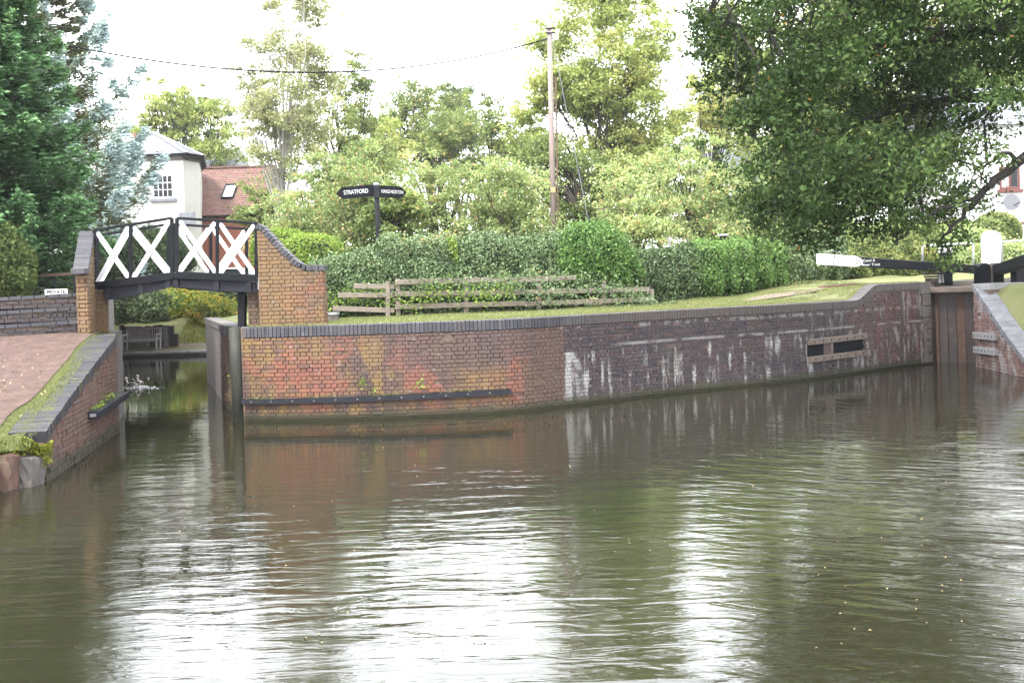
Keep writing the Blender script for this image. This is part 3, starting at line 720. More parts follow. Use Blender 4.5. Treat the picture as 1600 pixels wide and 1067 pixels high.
def tints(n, base=0.5, var=0.18, rare=0.01):
    t = rng.normal(base, var, n); t = np.clip(t, 0.02, 0.93); k = rng.random(n) < rare; t[k] = 1.0; return t

def tree(name, label, cat, base, ells, mat, bark, nclump=60, per=260, leaf=0.16, cr=0.7, trunk=0.25, group=None, flat=0.6, shell=0.55, seed=1, lean=(0, 0), rare=0.01, split=0.25, limbs=True, updir=0.35, th=None, twig=True, tbase=0.5, crown_name='crown'):
    base = Vector(base); root = empty(name, base, label, cat, group); g = np.random.default_rng(seed)
    C = []
    wts = np.array([e[1][0] * e[1][1] * e[1][2] for e in ells], float) ** 0.75; wts /= wts.sum()
    for k in range(nclump):
        c, r = ells[g.choice(len(ells), p=wts)]
        d = g.normal(size=3); d /= np.linalg.norm(d); rr = shell + (1 - shell) * g.random()
        C.append(np.array(c) + d * np.array(r) * rr)
    C = np.array(C); pts = []; tn = []
    zmin, zmax = C[:, 2].min(), C[:, 2].max()
    for c in C:
        m = int(per * g.uniform(0.5, 1.5)); s = cr * g.uniform(0.6, 1.35)
        ns = max(2, int(m / 34)); sub = c + g.normal(size=(ns, 3)) * np.array([s, s, s * flat]) * 0.62
        idx = g.integers(0, ns, m); q = sub[idx] + g.normal(size=(m, 3)) * np.array([s, s, s * flat]) * 0.26
        pts.append(q); tb = tbase + g.normal(0, 0.13)
        tn.append(np.clip(g.normal(tb, 0.13, m), 0, 0.94))
    pts = np.concatenate(pts); tn = np.concatenate(tn); tn[g.random(len(tn)) < rare] = 1
    leaf_mesh(crown_name, pts, leaf, mat, root, tn, updir=updir)
    th = th or (zmin + (zmax - zmin) * 0.65); mb = MB()
    top = Vector((C[:, 0].mean() + lean[0], C[:, 1].mean() + lean[1], th)); hgt = top.z - base.z
    tp = [base + (top - base) * t + Vector((math.sin(t * 5 + seed) * 0.03 * hgt, math.cos(t * 4 + seed) * 0.02 * hgt, 0)) * (t > 0) for t in np.linspace(0, 1, 9)]
    mb.tube(tp, [trunk * (1.15 - 0.95 * t) for t in np.linspace(0, 1, 9)], 8)
    mb.build('trunk', bark, root, smooth=True)
    if limbs:
        lb = MB()
        for k, c in enumerate(C):
            if k % 2 or k > 90: continue
            c = Vector(c); f = max(0.0, min(0.97, split + (1 - split) * ((c.z - zmin) / (zmax - zmin + .01)) * 0.75 - 0.05)); fi = f * 8; i = int(fi); s0 = tp[i].lerp(tp[min(8, i + 1)], fi - i)
            mid = s0.lerp(c, 0.5) + Vector((0, 0, (c - s0).length * 0.10)) + Vector(g.normal(size=3)) * (c - s0).length * 0.05
            r0 = trunk * (0.45 - 0.3 * f); lb.tube([s0, s0.lerp(mid, 0.6), mid, mid.lerp(c, 0.6), c], [r0, r0 * .8, r0 * .55, r0 * .35, r0 * .12], 5, cap=False)
            if twig:
                for q in range(3):
                    e = c + Vector(g.normal(size=3)) * cr * 0.8; lb.tube([mid.lerp(c, 0.5), c.lerp(e, 0.5), e], [r0 * .3, r0 * .2, r0 * .06], 4, cap=False)
        lb.build('limbs', bark, root, smooth=True)
    return root

def bush(name, label, cat, ells, mat, dens=700, leaf=0.06, group=None, rare=0.003, tbase=0.5, seed=1, updir=0.5, rough=0.12, core=None, sq=2.3, stray=0.06):
    """ells: (centre, radii); leaves in a lumpy shell, a solid dark core added inside to block light"""
    g = np.random.default_rng(seed); c0 = ells[0][0]; root = empty(name, (c0[0], c0[1], c0[2] - ells[0][1][2]), label, cat, group)
    pts, nr, tn = [], [], []; cb = MB()
    ph = g.uniform(0, 6, (14, 4)); 
    for (c, r) in ells:
        c = np.array(c); r = np.array(r); A = 4 * math.pi * ((r[0] * r[1]) ** 1.6 / 3 + (r[0] * r[2]) ** 1.6 / 3 + (r[1] * r[2]) ** 1.6 / 3) ** (1 / 1.6)
        m = int(A * dens); d = g.normal(size=(m, 3)); d /= np.linalg.norm(d, axis=1, keepdims=True)
        d /= (np.abs(d) ** sq).sum(1, keepdims=True) ** (1 / sq)
        nz = np.zeros(m)
        for a in ph: nz += np.sin(d[:, 0] * r[0] * (2 + a[0]) + a[1] + d[:, 2] * r[2] * (2 + a[2]) + d[:, 1] * r[1] * 3 + a[3]) / 6
        lo_ = np.zeros(m)
        for a in ph[:6]: lo_ += np.sin(d[:, 0] * r[0] * (1.0 + a[0] * .35) + a[1] + d[:, 2] * r[2] * (1 + a[2] * .4) + a[3]) / 4
        k = 1 - np.abs(g.normal(0, 0.10, m)) + rough * nz * .7 + rough * lo_ + (g.random(m) < stray) * np.abs(g.normal(0, .12, m))
        q = c + d * r * k[:, None]; n = d / r; n /= np.linalg.norm(n, axis=1, keepdims=True)
        ok = np.ones(m, bool)
        for (c2, r2) in ells:
            if c2 is not None and not np.allclose(np.array(c2), c): ok &= ((np.abs((q - np.array(c2)) / (np.array(r2) * 0.82))) ** 2.6).sum(1) > 1
        q, n, nz2 = q[ok], n[ok], nz[ok]
        pts.append(q); nr.append(n); tn.append(np.clip(g.normal(tbase, 0.19, len(q)) + nz2 * 0.2 + n[:, 2] * .10, 0, 0.94))  # lumps and tops lighter, hollows darker: shading put into the leaf tint
        rows_ = 7; vs = []
        for i in range(rows_):
            th_ = math.pi * i / (rows_ - 1)
            for j in range(10):
                f_ = 2 * math.pi * j / 10; dd = np.array([math.sin(th_) * math.cos(f_), math.sin(th_) * math.sin(f_), math.cos(th_)]); pass
                dd = dd / max(1e-6, (np.abs(dd) ** sq).sum() ** (1 / sq)); vs.append(tuple(c + dd * r * 0.76))
        cb.add(vs, [(i * 10 + j, (i + 1) * 10 + j, (i + 1) * 10 + (j + 1) % 10, i * 10 + (j + 1) % 10) for i in range(rows_ - 1) for j in range(10)])
    pts = np.concatenate(pts); nr = np.concatenate(nr); tn = np.concatenate(tn); tn[g.random(len(tn)) < rare] = 1
    leaf_mesh('foliage', pts, leaf, mat, root, tn, nrm=nr, updir=updir, aspect=0.7)
    cb.build('light_block_core', core or M['twigs'], root, smooth=True)  # solid core added inside the leaf shell to block light
    return root
M['twigs'] = plain('dark_bush_core', (0.022, 0.028, 0.012), 0.95, 0.5, 14, bump=0.6)  # dark colour of the light-blocking bush core

# ================================================================= FOOTBRIDGE
YB = 19.3
br = empty('footbridge', D(272, 448, YB), 'split footbridge with black rails and white diagonal crosses spanning the narrow arm', 'bridge')
SK = Vector((-0.62, 1.62, 0))
def B3(px, py): return D(px, py, YB)
halves = [dict(posts=[147.5, 204, 268.5], top=[(147.5, 360), (268.5, 341)], bot=[(146.5, 447), (272, 431)], rib=[(167, 455), (272, 441), 'L'], x=[]),
          dict(posts=[276.5, 339.5, 400.5], top=[(276.5, 341), (402, 349)], bot=[(274.5, 430), (403, 435)], rib=[(274, 441), (401, 446), 'R'], x=[])]
lerp2 = lambda a, b, x: a[1] + (b[1] - a[1]) * (x - a[0]) / (b[0] - a[0])
for side, off in ((0, Vector((0, 0, 0))), (1, SK)):
    for H in halves:
        t0, t1 = H['top']; b0, b1 = H['bot']
        mb = MB(); mb.bar(B3(*t0) + off, B3(*t1) + off, 0.05, 0.05); mb.build('handrail', M['black'], br, bevel=0.006)
        mb = MB(); mb.bar(B3(*b0) + off, B3(*b1) + off, 0.06, 0.145); mb.build('deck_edge_beam', M['black'], br, bevel=0.006)
        for px in H['posts']:
            mb = MB(); mb.bar(B3(px, lerp2(b0, b1, px)) + off, B3(px, lerp2(t0, t1, px)) + off, 0.06, 0.055, up=Vector((0, 1, 0))); mb.build('post', M['black'], br, bevel=0.005)
        for pa, pb in zip(H['posts'], H['posts'][1:]):
            for (xa, xb) in ((pa + 3, pb - 2), (pb - 3, pa + 5)):
                A = B3(xa, lerp2(t0, t1, xa) + 3) + off; Bv = B3(xb, lerp2(b0, b1, xb) - 5) + off
                e = Vector((0, 0.022 if xa < xb else -0.012, 0))
                mb = MB(); mb.bar(A + e, Bv + e, 0.018, 0.085, up=Vector((0, 1, 0)).cross((Bv - A).normalized())); mb.build('cross_brace', M['white'], br, bevel=0.003)
        # curved rib beneath with brackets
        a, b, sd_ = H['rib']; N_ = 10; vs = []
        for i in range(N_ + 1):
            t = i / N_; x = a[0] + (b[0] - a[0]) * t; yt = a[1] + (b[1] - a[1]) * t - 5
            thick = (18 - 8 * t) if sd_ == 'L' else (11 + 4 * t)
            dp = thick + (1.5 * math.sin(t * math.pi))
            U = B3(x, yt) + off + Vector((0, 0.05, 0)); W = B3(x, yt + dp) + off + Vector((0, 0.05, 0))
            vs += [U, W, W + Vector((0, 0.035, 0)), U + Vector((0, 0.035, 0))]
        mb = MB(); mb.add(vs, [(i * 4 + k, (i + 1) * 4 + k, (i + 1) * 4 + (k + 1) % 4, i * 4 + (k + 1) % 4) for i in range(N_) for k in range(4)] + [(3, 2, 1, 0), tuple(N_ * 4 + q for q in range(4))]); mb.build('rib', M['iron'], br)
        fl = MB()
        for i in range(N_): 
            A = vs[i * 4 + 1] + Vector((0, -0.02, 0)); Bv = vs[i * 4 + 5] + Vector((0, -0.02, 0)); fl.bar(A, Bv, 0.08, 0.022)
        fl.build('rib_flange', M['iron'], br)
        for fx in ((0.02, 0.5, 0.97) if side == 0 else ()):
            i = int(fx * N_); mb = MB(); mb.bar(vs[i * 4] + Vector((0, -0.03, -0.0)), vs[i * 4 + 1] + Vector((0, -0.03, 0.0)), 0.11, 0.05, up=Vector((0, 1, 0))); mb.build('bracket', M['iron'], br)
for H in halves:       # deck boards
    b0, b1 = H['bot']; A = B3(b0[0], b0[1] + 3); Bv = B3(b1[0], b1[1] + 3); nbd = 12
    for k in range(nbd):
        q0 = A.lerp(Bv, (k + 0.06) / nbd); q1 = A.lerp(Bv, (k + 0.94) / nbd); d = Vector((0, 0, 0.03)); S1 = Vector((0, 0.035, 0)); S2 = SK - S1
        mb = MB(); mb.add([q0 + S1, q1 + S1, q1 + S2, q0 + S2, q0 + S1 + d, q1 + S1 + d, q1 + S2 + d, q0 + S2 + d], [(3, 2, 1, 0), (4, 5, 6, 7), (0, 1, 5, 4), (1, 2, 6, 5), (2, 3, 7, 6), (3, 0, 4, 7)])
        mb.build('deck_plank', M['darkwood'], br)

# right abutment
ab = empty('bridge_abutment', D(455, 510, 19.15), 'orange brick abutment with swept blue coping at the right end of the footbridge', 'abutment')
YA = 19.15
aL, aR = D(403.5, 430, YA).x, D(505.5, 470, YA).x
ctop = [(402, 350), (409, 351), (423, 366), (441, 386), (462, 406), (474, 413.5), (480, 414.5), (505.5, 414.5)]
ct = [D(x, y, YA) for x, y in ctop]
def atop(s):  # s measured from aL
    x = aL + s
    for a, b in zip(ct, ct[1:]):
        if a.x <= x <= b.x: return a.z + (b.z - a.z) * (x - a.x) / (b.x - a.x) - 0.115
    return ct[-1].z - 0.115 if x > ct[-1].x else ct[0].z - 0.115
APth = Path([(aL, YA), (aR, YA)])
strip(APth, 1.7, lambda s: atop(s) - 0.005, 0.31, n=24).build('wall_core', M['core_orange'], ab)
place_bricks(ab, brick_face(APth, 1.74, atop), M['brick_orange'])
AE = Path([(aR, YA), (aR, YA + 0.33)]); place_bricks(ab, brick_face(AE, 1.74, atop(aR - aL)), M['brick_orange'], 'end_brick')
# swept coping, brick by brick
tot = Path([(c.x, c.z) for c in ct]); s = 0.01
while s < tot.L - 0.02:
    st = 0.078 if s < tot.near(ct[-2].x) - 0.02 else 0.12
    m_, tg = tot.at(min(tot.L, s + st / 2)); mb = MB(); T = Vector((tg.x, 0, tg.y)); Nn = Vector((-tg.y, 0, tg.x)); c = Vector((m_.x, YA - 0.025, m_.y)); jt = random.gauss(0, .002)
    M4 = Matrix(((T.x, 0, Nn.x, c.x), (T.y, 1, Nn.y, c.y), (T.z, 0, Nn.z, c.z + jt), (0, 0, 0, 1)))
    mb.box((-st / 2 + .004, 0, -0.105), (st / 2 - .004, 0.375, 0), M4); mb.build('coping_brick', M['coping'], ab, bevel=0.008); s += st
# brick return and iron column under the right bridge end
rt = empty('bearing_pier', D(395, 510, 19.55), 'brown brick bearing pier under the right bridge end', 'pier')
q0, q1 = D(387, 470, 19.5).x, D(403, 470, 19.5).x
Rp = Path([(q0, 19.5), (q1, 19.5)]); strip(Rp, 1.7, 2.47, 1.5, n=2).build('core', M['mortar'], rt); place_bricks(rt, brick_face(Rp, 1.74, 2.46), M['brick_red'])
mb = MB(); mb.bar(D(378.5, 456, 19.6), D(378.5, 513, 19.6), 0.14, 0.16, up=Vector((0, 1, 0))); tag(mb.build('support_column', M['black'], None, bevel=0.01), 'black iron column under the right end of the footbridge', 'column')

# left parapet wall parallel to the arm
lp = empty('bridge_parapet_wall', (-7.9, 18.6, 1.5), 'narrow yellow brick parapet at the left end of the footbridge', 'wall')
near = D(138, 470, 18.2); far = D(149, 470, 19.35); nl = D(119.5, 470, 18.2)
LPp = Path([(near.x, near.y), (far.x, far.y)])       # inner face, water to the right
zA = D(138, 419, 18.2).z; zB = D(146, 361, 19.35).z
lptop = lambda s: zA + (zB - zA) * (s / LPp.L) - 0.11
th_l = near.x - nl.x
strip(LPp, 1.2, lambda s: lptop(s) - 0.006, th_l - 0.03, n=4, s0=0.1).build('wall_core', M['core_orange'], lp)
place_bricks(lp, brick_face(LPp, 1.26, lptop), M['brick_orange'])
FFp = Path([(nl.x, near.y), (near.x, near.y)]); place_bricks(lp, brick_face(FFp, 1.26, zA - 0.115), M['brick_orange'], 'end_brick')
nb_ = 17
for k in range(nb_):
    s = (k + 0.5) / nb_ * LPp.L; p, tg = LPp.at(s); nb = Vector((-tg.y, tg.x)); sl = (zB - zA) / LPp.L; T = Vector((tg.x, tg.y, sl)).normalized(); Nb = Vector((nb.x, nb.y, 0)); U = T.cross(Nb) ; U = U if U.z > 0 else -U
    c = Vector((p.x, p.y, lptop(s) + 0.11)) - Nb * 0.02; st = LPp.L / nb_ * math.hypot(1, sl)
    M4 = Matrix(((T.x, Nb.x, U.x, c.x), (T.y, Nb.y, U.y, c.y), (T.z, Nb.z, U.z, c.z), (0, 0, 0, 1)))
    mb = MB(); mb.box((-st / 2 + .005, 0, -0.1), (st / 2 - .005, th_l + 0.05, 0), M4); mb.build('coping_brick', M['coping'], lp, bevel=0.006)
mb = MB(); mb.box((nl.x - 0.02, near.y - 0.16, zA - 0.11), (near.x + 0.02, near.y + 0.02, zA + 0.0)); mb.build('coping_end', M['coping'], lp, bevel=0.012)
bp = empty('bearing_pier', D(158, 520, 19.6), 'small yellow-grey brick pier carrying the left bridge end', 'pier')
q0, q1 = D(147, 480, 19.45).x, D(167.5, 480, 19.45).x
Bp = Path([(q0, 19.45), (q1, 19.45)]); mb = MB(); mb.prism([(q0, 19.463, 1.5), (q1 - .013, 19.463, 1.5), (q1 - .6, 21.0, 1.5), (q0 - .6, 21.0, 1.5)], (0, 0, 1.05)); mb.build('core', M['mortar'], bp); place_bricks(bp, brick_face(Bp, 1.68, 2.55), M['brick_orange'])
o = mb = MB(); 
mossp = np.array([(random.uniform(q0, q1 + .05), 19.35 + random.uniform(-.1, .12), 1.72 + random.random() * .05) for _ in range(260)])
tag(leaf_mesh('moss_cushion', mossp, 0.03, M['moss']), 'dark moss cushion at the foot of the left bearing pier', 'moss')

# stepped blue-brick retaining wall on the left
sw = empty('stepped_retaining_wall', (-10.5, 19, 1.5), 'blue-black brick retaining wall in four stepped tiers left of the bridge', 'wall')
xw1 = D(120, 500, 18.9).x; xw0 = D(-230, 500, 18.2).x
for k in range(4):
    yb = 18.45 + 0.09 * k; zt = [1.74, 2.0, 2.26, 2.52][k]; zb = 1.2 if k == 0 else zt - 0.27
    SP = Path([(xw0, yb - 0.1), (xw1, yb + 0.35)])
    drop = lambda s, z=zt: z - 0.10 * (1 - s / SP.L)
    strip(SP, zb, lambda s: drop(s) - 0.006, 0.4, n=3).build('tier_core', M['mortar'], sw)
    place_bricks(sw, brick_face(SP, zb if k else 1.26, lambda s: drop(s) - 0.075, bond='stretch' if k % 2 else 'english'), M['brick_blue'], maxn=75, restname='brickwork')
    items = []; s = 0
    while s < SP.L - 0.1:
        p, tg = SP.at(s + 0.115); nb = Vector((-tg.y, tg.x)); q = p + nb * 0.09
        items.append((Vector((q.x, q.y, drop(s + .115) - 0.037)), tg, 0.222, 0.07, 0.125, 0.1 / SP.L)); s += 0.23
    place_bricks(sw, items, M['coping'], 'ledge_brick', 75, restname='ledge_brickwork')
# private sign on the wall
sp = D(88, 456.5, 19.9); sg = empty('private_sign', (sp.x, sp.y, 2.45), 'small white board reading PRIVATE on top of the stepped wall', 'sign')
mb = MB(); mb.box((sp.x - .225, sp.y - .012, 2.45), (sp.x + .225, sp.y + .012, sp.z + .06)); mb.build('board', M['white'], sg)
def text(s, loc, size, mat, parent, rot=(R(90), 0, 0), name='lettering', bold=0.0, ext=0.002, sx=1.0):
    cu = bpy.data.curves.new(name, 'FONT'); cu.body = s; cu.size = size; cu.align_x = 'CENTER'; cu.align_y = 'CENTER'; cu.extrude = ext; cu.offset = bold
    to = bpy.data.objects.new(name, cu); COL.objects.link(to); bpy.context.view_layer.update()
    me = bpy.data.meshes.new_from_object(to.evaluated_get(bpy.context.evaluated_depsgraph_get())); bpy.data.objects.remove(to)
    o = link(name, me, mat, parent); me.materials.clear(); me.materials.append(mat)
    o.location = loc; o.rotation_euler = rot; o.scale = (sx, 1, 1); return o
text('PRIVATE', (sp.x, sp.y - .016, sp.z - 0.0), 0.10, M['black'], sg, bold=0.002)
# iron fence behind
fc = empty('iron_fence', D(85, 445, 21.5), 'low brown rail fence behind the stepped wall beside the ivy', 'fence')
for y_, w_ in ((428.5, 0.06), (443.5, 0.02)):
    mb = MB(); mb.bar(D(45, y_ + 3, 21.5), D(119, y_ - 1, 21.5), 0.04, w_); mb.build('rail', M['redstone'] if w_ > .03 else M['iron'], fc)
for px in (55, 86, 116):
    mb = MB(); mb.bar(D(px, 429, 21.52), D(px, 468, 21.52), 0.03, 0.03, up=Vector((0, 1, 0))); mb.build('upright', M['iron'], fc)
# brick pillar with ivy
pl = empty('brick_gate_pillar', D(8, 470, 21.2), 'pink brick wall end at the far left under an ivy bush', 'pillar')
PP = Path([(D(-60, 440, 21).x, 21), (D(27, 440, 21).x, 21)]); strip(PP, 2.3, 2.84, 0.5, n=2).build('core', M['mortar'], pl); place_bricks(pl, brick_face(PP, 2.38, 2.84), M['brick_red'])

# ================================================================= FAR BANK WITH BENCH
fbz = 0.2
fw = empty('far_bank_edge', (-14, 39.6, 0), 'low blue-grey kerb wall at the far end of the arm', 'kerb')
FE = Path([(-30, 40.3), (-13.5, 39.6), (-5.2, 38.6)])
strip(FE, -0.9, 0.04, 0.4).build('footing', M['mortar'], fw); strip(FE, 0.04, 0.11, 0.4, off=0.03).build('dark_band', M['coping'], fw)
x = -17.0
while x < -11.0:
    y = 39.82 - (x + 17) * 0.065; mb = MB(); mb.box((x + .005, y, 0.115), (x + .295, y + .42, fbz + random.uniform(-.005, .005))); mb.build('kerb_stone', M['copestone'], fw, bevel=0.015); x += 0.3
rows = [[(-30 + 25 * i / 9, y, z) for i in range(10)] for y, z in ((40.05, fbz - .01), (41.2, fbz + 0.0), (41.9, fbz + .02), (42.5, fbz + .2))]
sheet('bank_path', rows, M['paleleaf_path'])
YBn = 41.4
bn = empty('park_bench', (D(221, 546, YBn).x, YBn, fbz), 'weathered slatted wooden bench on the far bank seen under the bridge', 'bench')
bx0, bx1 = D(194.5, 540, YBn).x, D(249, 540, YBn).x
for x in (bx0 + .03, bx1 - .03):
    mb = MB(); mb.box((x - .035, YBn - .30, fbz), (x + .035, YBn - .23, fbz + .62)); mb.build('leg', M['seatwood'], bn)
    mb = MB(); mb.bar((x, YBn + .18, fbz), (x, YBn + .30, fbz + .92), .06, .06, up=Vector((0, 1, 0))); mb.build('leg', M['seatwood'], bn)
    mb = MB(); mb.bar((x, YBn - .32, fbz + .63), (x, YBn + .27, fbz + .66), .07, .04); mb.build('armrest', M['seatwood'], bn)
for k in range(5):
    mb = MB(); mb.box((bx0, YBn - .27 + k * .1, fbz + .42), (bx1, YBn - .19 + k * .1, fbz + .445)); mb.build('seat_slat', M['seatwood'], bn)
mb = MB(); mb.box((bx0, YBn - .285, fbz + .35), (bx1, YBn - .272, fbz + .44)); mb.build('front_rail', M['seatwood'], bn)
for z_, yy in ((.48, .24), (.88, .295)):
    mb = MB(); mb.box((bx0 + .03, YBn + yy - .02, fbz + z_ - .03), (bx1 - .03, YBn + yy + .02, fbz + z_ + .04)); mb.build('back_rail', M['benchwood'], bn)
for k in range(15):
    x = bx0 + .1 + (bx1 - bx0 - .2) * k / 14; mb = MB(); mb.bar((x, YBn + .24, fbz + .5), (x, YBn + .29, fbz + .86), .03, .045, up=Vector((0, 1, 0))); mb.build('back_slat', M['benchwood'], bn)
sl = empty('sleeper_wall', (D(232, 540, 42.1).x, 42.1, fbz), 'upright timber sleepers retaining the bank behind the bench', 'wall')
x = D(186, 540, 42.1).x; k = 0; xe_ = D(275, 540, 42.1).x
while x < xe_:
    w_ = random.uniform(.16, .26); t_ = random.choice(['greywood', 'darkwood', 'redstone', 'benchwood', 'greywood'])
    mb = MB(); mb.box((x + .008, 42.1 + random.uniform(-.02, .03), fbz - .1), (x + w_ - .008, 42.28, fbz + 0.98 + random.uniform(-.04, .05) - (0.35 if x > xe_ - .3 else 0))); mb.build('sleeper', M[t_], sl, bevel=0.012); x += w_

# ================================================================= HOUSES
def window(parent, c, w_, h_, nx, ny, frame_mat, fw_=0.06, depth=0.05, nrm=Vector((0, -1, 0)), blind=0, sill=None, curtain=False, arch=False):
    """c centre on the wall face; nrm horizontal outward normal"""
    T = Vector((-nrm.y, nrm.x, 0)); U = Vector((0, 0, 1)); c = Vector(c)
    def bx(mb, x0, x1, z0, z1, d0, d1):
        M4 = Matrix(((T.x, -nrm.x, 0, c.x), (T.y, -nrm.y, 0, c.y), (0, 0, 1, c.z), (0, 0, 0, 1))); return mb.box((x0, d0, z0), (x1, d1, z1), M4)
    mb = MB(); bx(mb, -w_/2, w_/2, h_/2 - fw_, h_/2, -.03, .03); bx(mb, -w_/2, w_/2, -h_/2, -h_/2 + fw_, -.03, .03); bx(mb, -w_/2, -w_/2 + fw_, -h_/2 + fw_, h_/2 - fw_, -.03, .03); bx(mb, w_/2 - fw_, w_/2, -h_/2 + fw_, h_/2 - fw_, -.03, .03)
    fr_ = mb.build('window', frame_mat, parent)
    base = Vector((0, 0, 0)); p = parent
    while p is not None: base += p.location if p.get('category') else Vector((0, 0, 0)); p = p.parent
    iw, ih = w_ - 2 * fw_, h_ - 2 * fw_; g_ = 0.035 if nx > 1 else 0
    for i in range(nx):
        for j in range(ny):
            x0 = -iw/2 + iw * i / nx + g_/2; x1 = -iw/2 + iw * (i + 1) / nx - g_/2; z0 = -ih/2 + ih * j / ny + g_/2; z1 = -ih/2 + ih * (j + 1) / ny - g_/2
            mb = MB(); bx(mb, x0, x1, z0, z1, 0.0, .012); q = mb.build('pane', M['blind'] if j >= ny - blind else (M['curtain'] if curtain and i == 0 else M['glass']), fr_)
    if nx > 1:
        mb = MB()
        for i in range(1, nx): x_ = -iw/2 + iw * i / nx; bx(mb, x_ - (g_/2 if nx > 2 else .05), x_ + (g_/2 if nx > 2 else .05), -ih/2, ih/2, -.02, .02)
        for j in range(1, ny): z_ = -ih/2 + ih * j / ny; bx(mb, -iw/2, iw/2, z_ - g_/2 * (1.6 if j == ny // 2 else 1), z_ + g_/2 * (1.6 if j == ny // 2 else 1), -.018, .018)
        q = mb.build('glazing_bars', frame_mat, fr_)
    if sill:
        mb = MB(); bx(mb, -w_/2 - .12, w_/2 + .12, -h_/2 - .16, -h_/2 - .01, -.12, .0); q = mb.build('sill', sill, fr_)
    return fr_
YH = 52.0
hs = empty('white_octagonal_house', D(255, 345, YH), 'white rendered house with hipped grey slate roof and sash window beyond the bridge', 'house')
# plan: left face wide, right short canted face; front edge x: 120..287..311
x0, x1, x2 = D(150, 300, YH).x, D(287.5, 300, YH).x, D(312.5, 300, YH + 1.2).x
zg_h, ze = 2.2, D(287, 241.5, YH).z
pl_ = [(x0, YH), (x1, YH), (x2, YH + 1.2), (x2 - 1.1, YH + 5.2), (x1 - 1.6, YH + 6.4), (x0, YH + 7), (x0 - 1.3, YH + 5.5), (x0 - 1.3, YH + 1.3)]
mb = MB(); mb.prism([(a, b, zg_h) for a, b in pl_], (0, 0, ze - zg_h)); mb.build('wall', M['offwhite'], hs)
# sloping slate roof: courses stepping up to an apex
apex = D(240, 208, YH + 3.4); cx_ = apex.x; cy_ = YH + 3.5
ov = [(cx_ + (a - cx_) * 1.05 + (0.12 if a > cx_ else -.12), cy_ + (b - cy_) * 1.06) for a, b in pl_]
nc = 16; zr0 = ze + .02; mb = MB()
for k in range(nc):
    t0_, t1_ = k / nc, (k + 1) / nc; lo = [(cx_ + (a - cx_) * (1 - t0_), cy_ + (b - cy_) * (1 - t0_), zr0 + (apex.z - zr0) * t0_ + .03) for a, b in ov]
    hi = [(cx_ + (a - cx_) * (1 - t1_), cy_ + (b - cy_) * (1 - t1_), zr0 + (apex.z - zr0) * t1_) for a, b in ov]; n = len(ov)
    bot = [(a, b, c - .035) for a, b, c in lo]
    mb.add(lo + hi + bot, [(i, (i + 1) % n, n + (i + 1) % n, n + i) for i in range(n)] + [(2 * n + i, 2 * n + (i + 1) % n, (i + 1) % n, i) for i in range(n)], random.random() + .01)
roof = mb.build('roof', M['slate'], hs)
for i in range(3):
    a, b = ov[i]; mb = MB(); mb.bar((a, b, zr0 + .05), (cx_, cy_, apex.z + .05), .22, .05); mb.build('hip_ridge', M['copestone'], hs)
mb = MB(); 
for i in range(len(ov)):
    a, b = ov[i], ov[(i + 1) % len(ov)]; mb.bar((*a, zr0 - .02), (*b, zr0 - .02), .1, .1)
mb.build('gutter', M['black'], hs)
mb = MB(); 
for i in range(3):
    a, b = pl_[i], pl_[(i + 1) % 8]; mb.bar((a[0], a[1] - .03, ze - .18), (b[0], b[1] - .03, ze - .18), .1, .2)
mb.build('brick_cornice', M['stone'], hs)
wc = D(254.7, 286, YH); wh = D(255, 261, YH).z - D(255, 310, YH).z
window(hs, (wc.x, YH - .03, wc.z), D(272, 286, YH).x - D(238, 286, YH).x, wh, 4, 4, M['white'], 0.09, blind=1, sill=M['slate'])
# dark window low right on the house
mb = MB(); a = D(280, 336, YH - .05); mb.box((a.x, a.y - .03, a.z - .6), (a.x + .85, a.y, a.z + .12)); mb.build('canopy', M['slate'], hs)
# chimney
mb = MB(); c = D(208, 222, YH + 6); mb.box((c.x - .6, c.y, c.z - 1.8), (c.x + .45, c.y + .7, c.z + .2)); mb.build('chimney', M['offwhite'], hs)
mb = MB(); mb.lathe((c.x, c.y + .3, c.z + .2), [(.14, 0), (.16, .1), (.12, .35)], 8); mb.build('chimney_pot', M['tile'], hs)
mb = MB(); mb.box((x0 - 9, YH + 2, 2.2), (x0 - 1.2, YH + 8, ze - .4)); mb.build('side_wing', M['offwhite'], hs)

# red roofed cottage right of it
YC = 55.0
ct_ = empty('red_roofed_cottage', D(350, 350, YC), 'red brick outbuilding with clay tiled roof and one skylight', 'house')
ex0, ex1 = D(312, 341, YC).x, D(408, 341, YC).x
ze2 = D(350, 338, YC).z; zr2 = D(350, 263, YC + 4).z; yr = YC + 4
mb = MB(); mb.box((ex0 - 1, YC + .3, 2), (ex1 - .2, YC + 8, ze2)); mb.build('wall', M['housebrick'], ct_)
nr_ = 26; xl, xr = ex0 - 1, ex1
for side in (0, 1):
    tm = MB()
    for k in range(nr_):
        t0_, t1_ = k / nr_, (k + 1) / nr_; ya = YC + 4 * t0_ if side == 0 else YC + 8.2 - 4.2 * t0_; yb_ = YC + 4 * t1_ if side == 0 else YC + 8.2 - 4.2 * t1_
        za = ze2 + (zr2 - ze2) * t0_; zb_ = ze2 + (zr2 - ze2) * t1_; x = xl + (0.12 if k % 2 else 0)
        while x < xr:
            w_ = .24; tm.add([(x, ya, za + .035), (x + w_ - .015, ya, za + .035), (x + w_ - .015, yb_, zb_ + .01), (x, yb_, zb_ + .01), (x, ya, za), (x + w_ - .015, ya, za)], [(0, 1, 2, 3) if side == 0 else (3, 2, 1, 0), (4, 5, 1, 0)], random.random() * .98 + .01); x += w_
    o = tm.build('roof_tiles', M['tile'], ct_); o['kind'] = 'stuff'
mb = MB(); mb.bar((xl, yr, zr2 + .05), (xr, yr, zr2 + .05), .28, .1); mb.build('ridge', M['tile'], ct_)
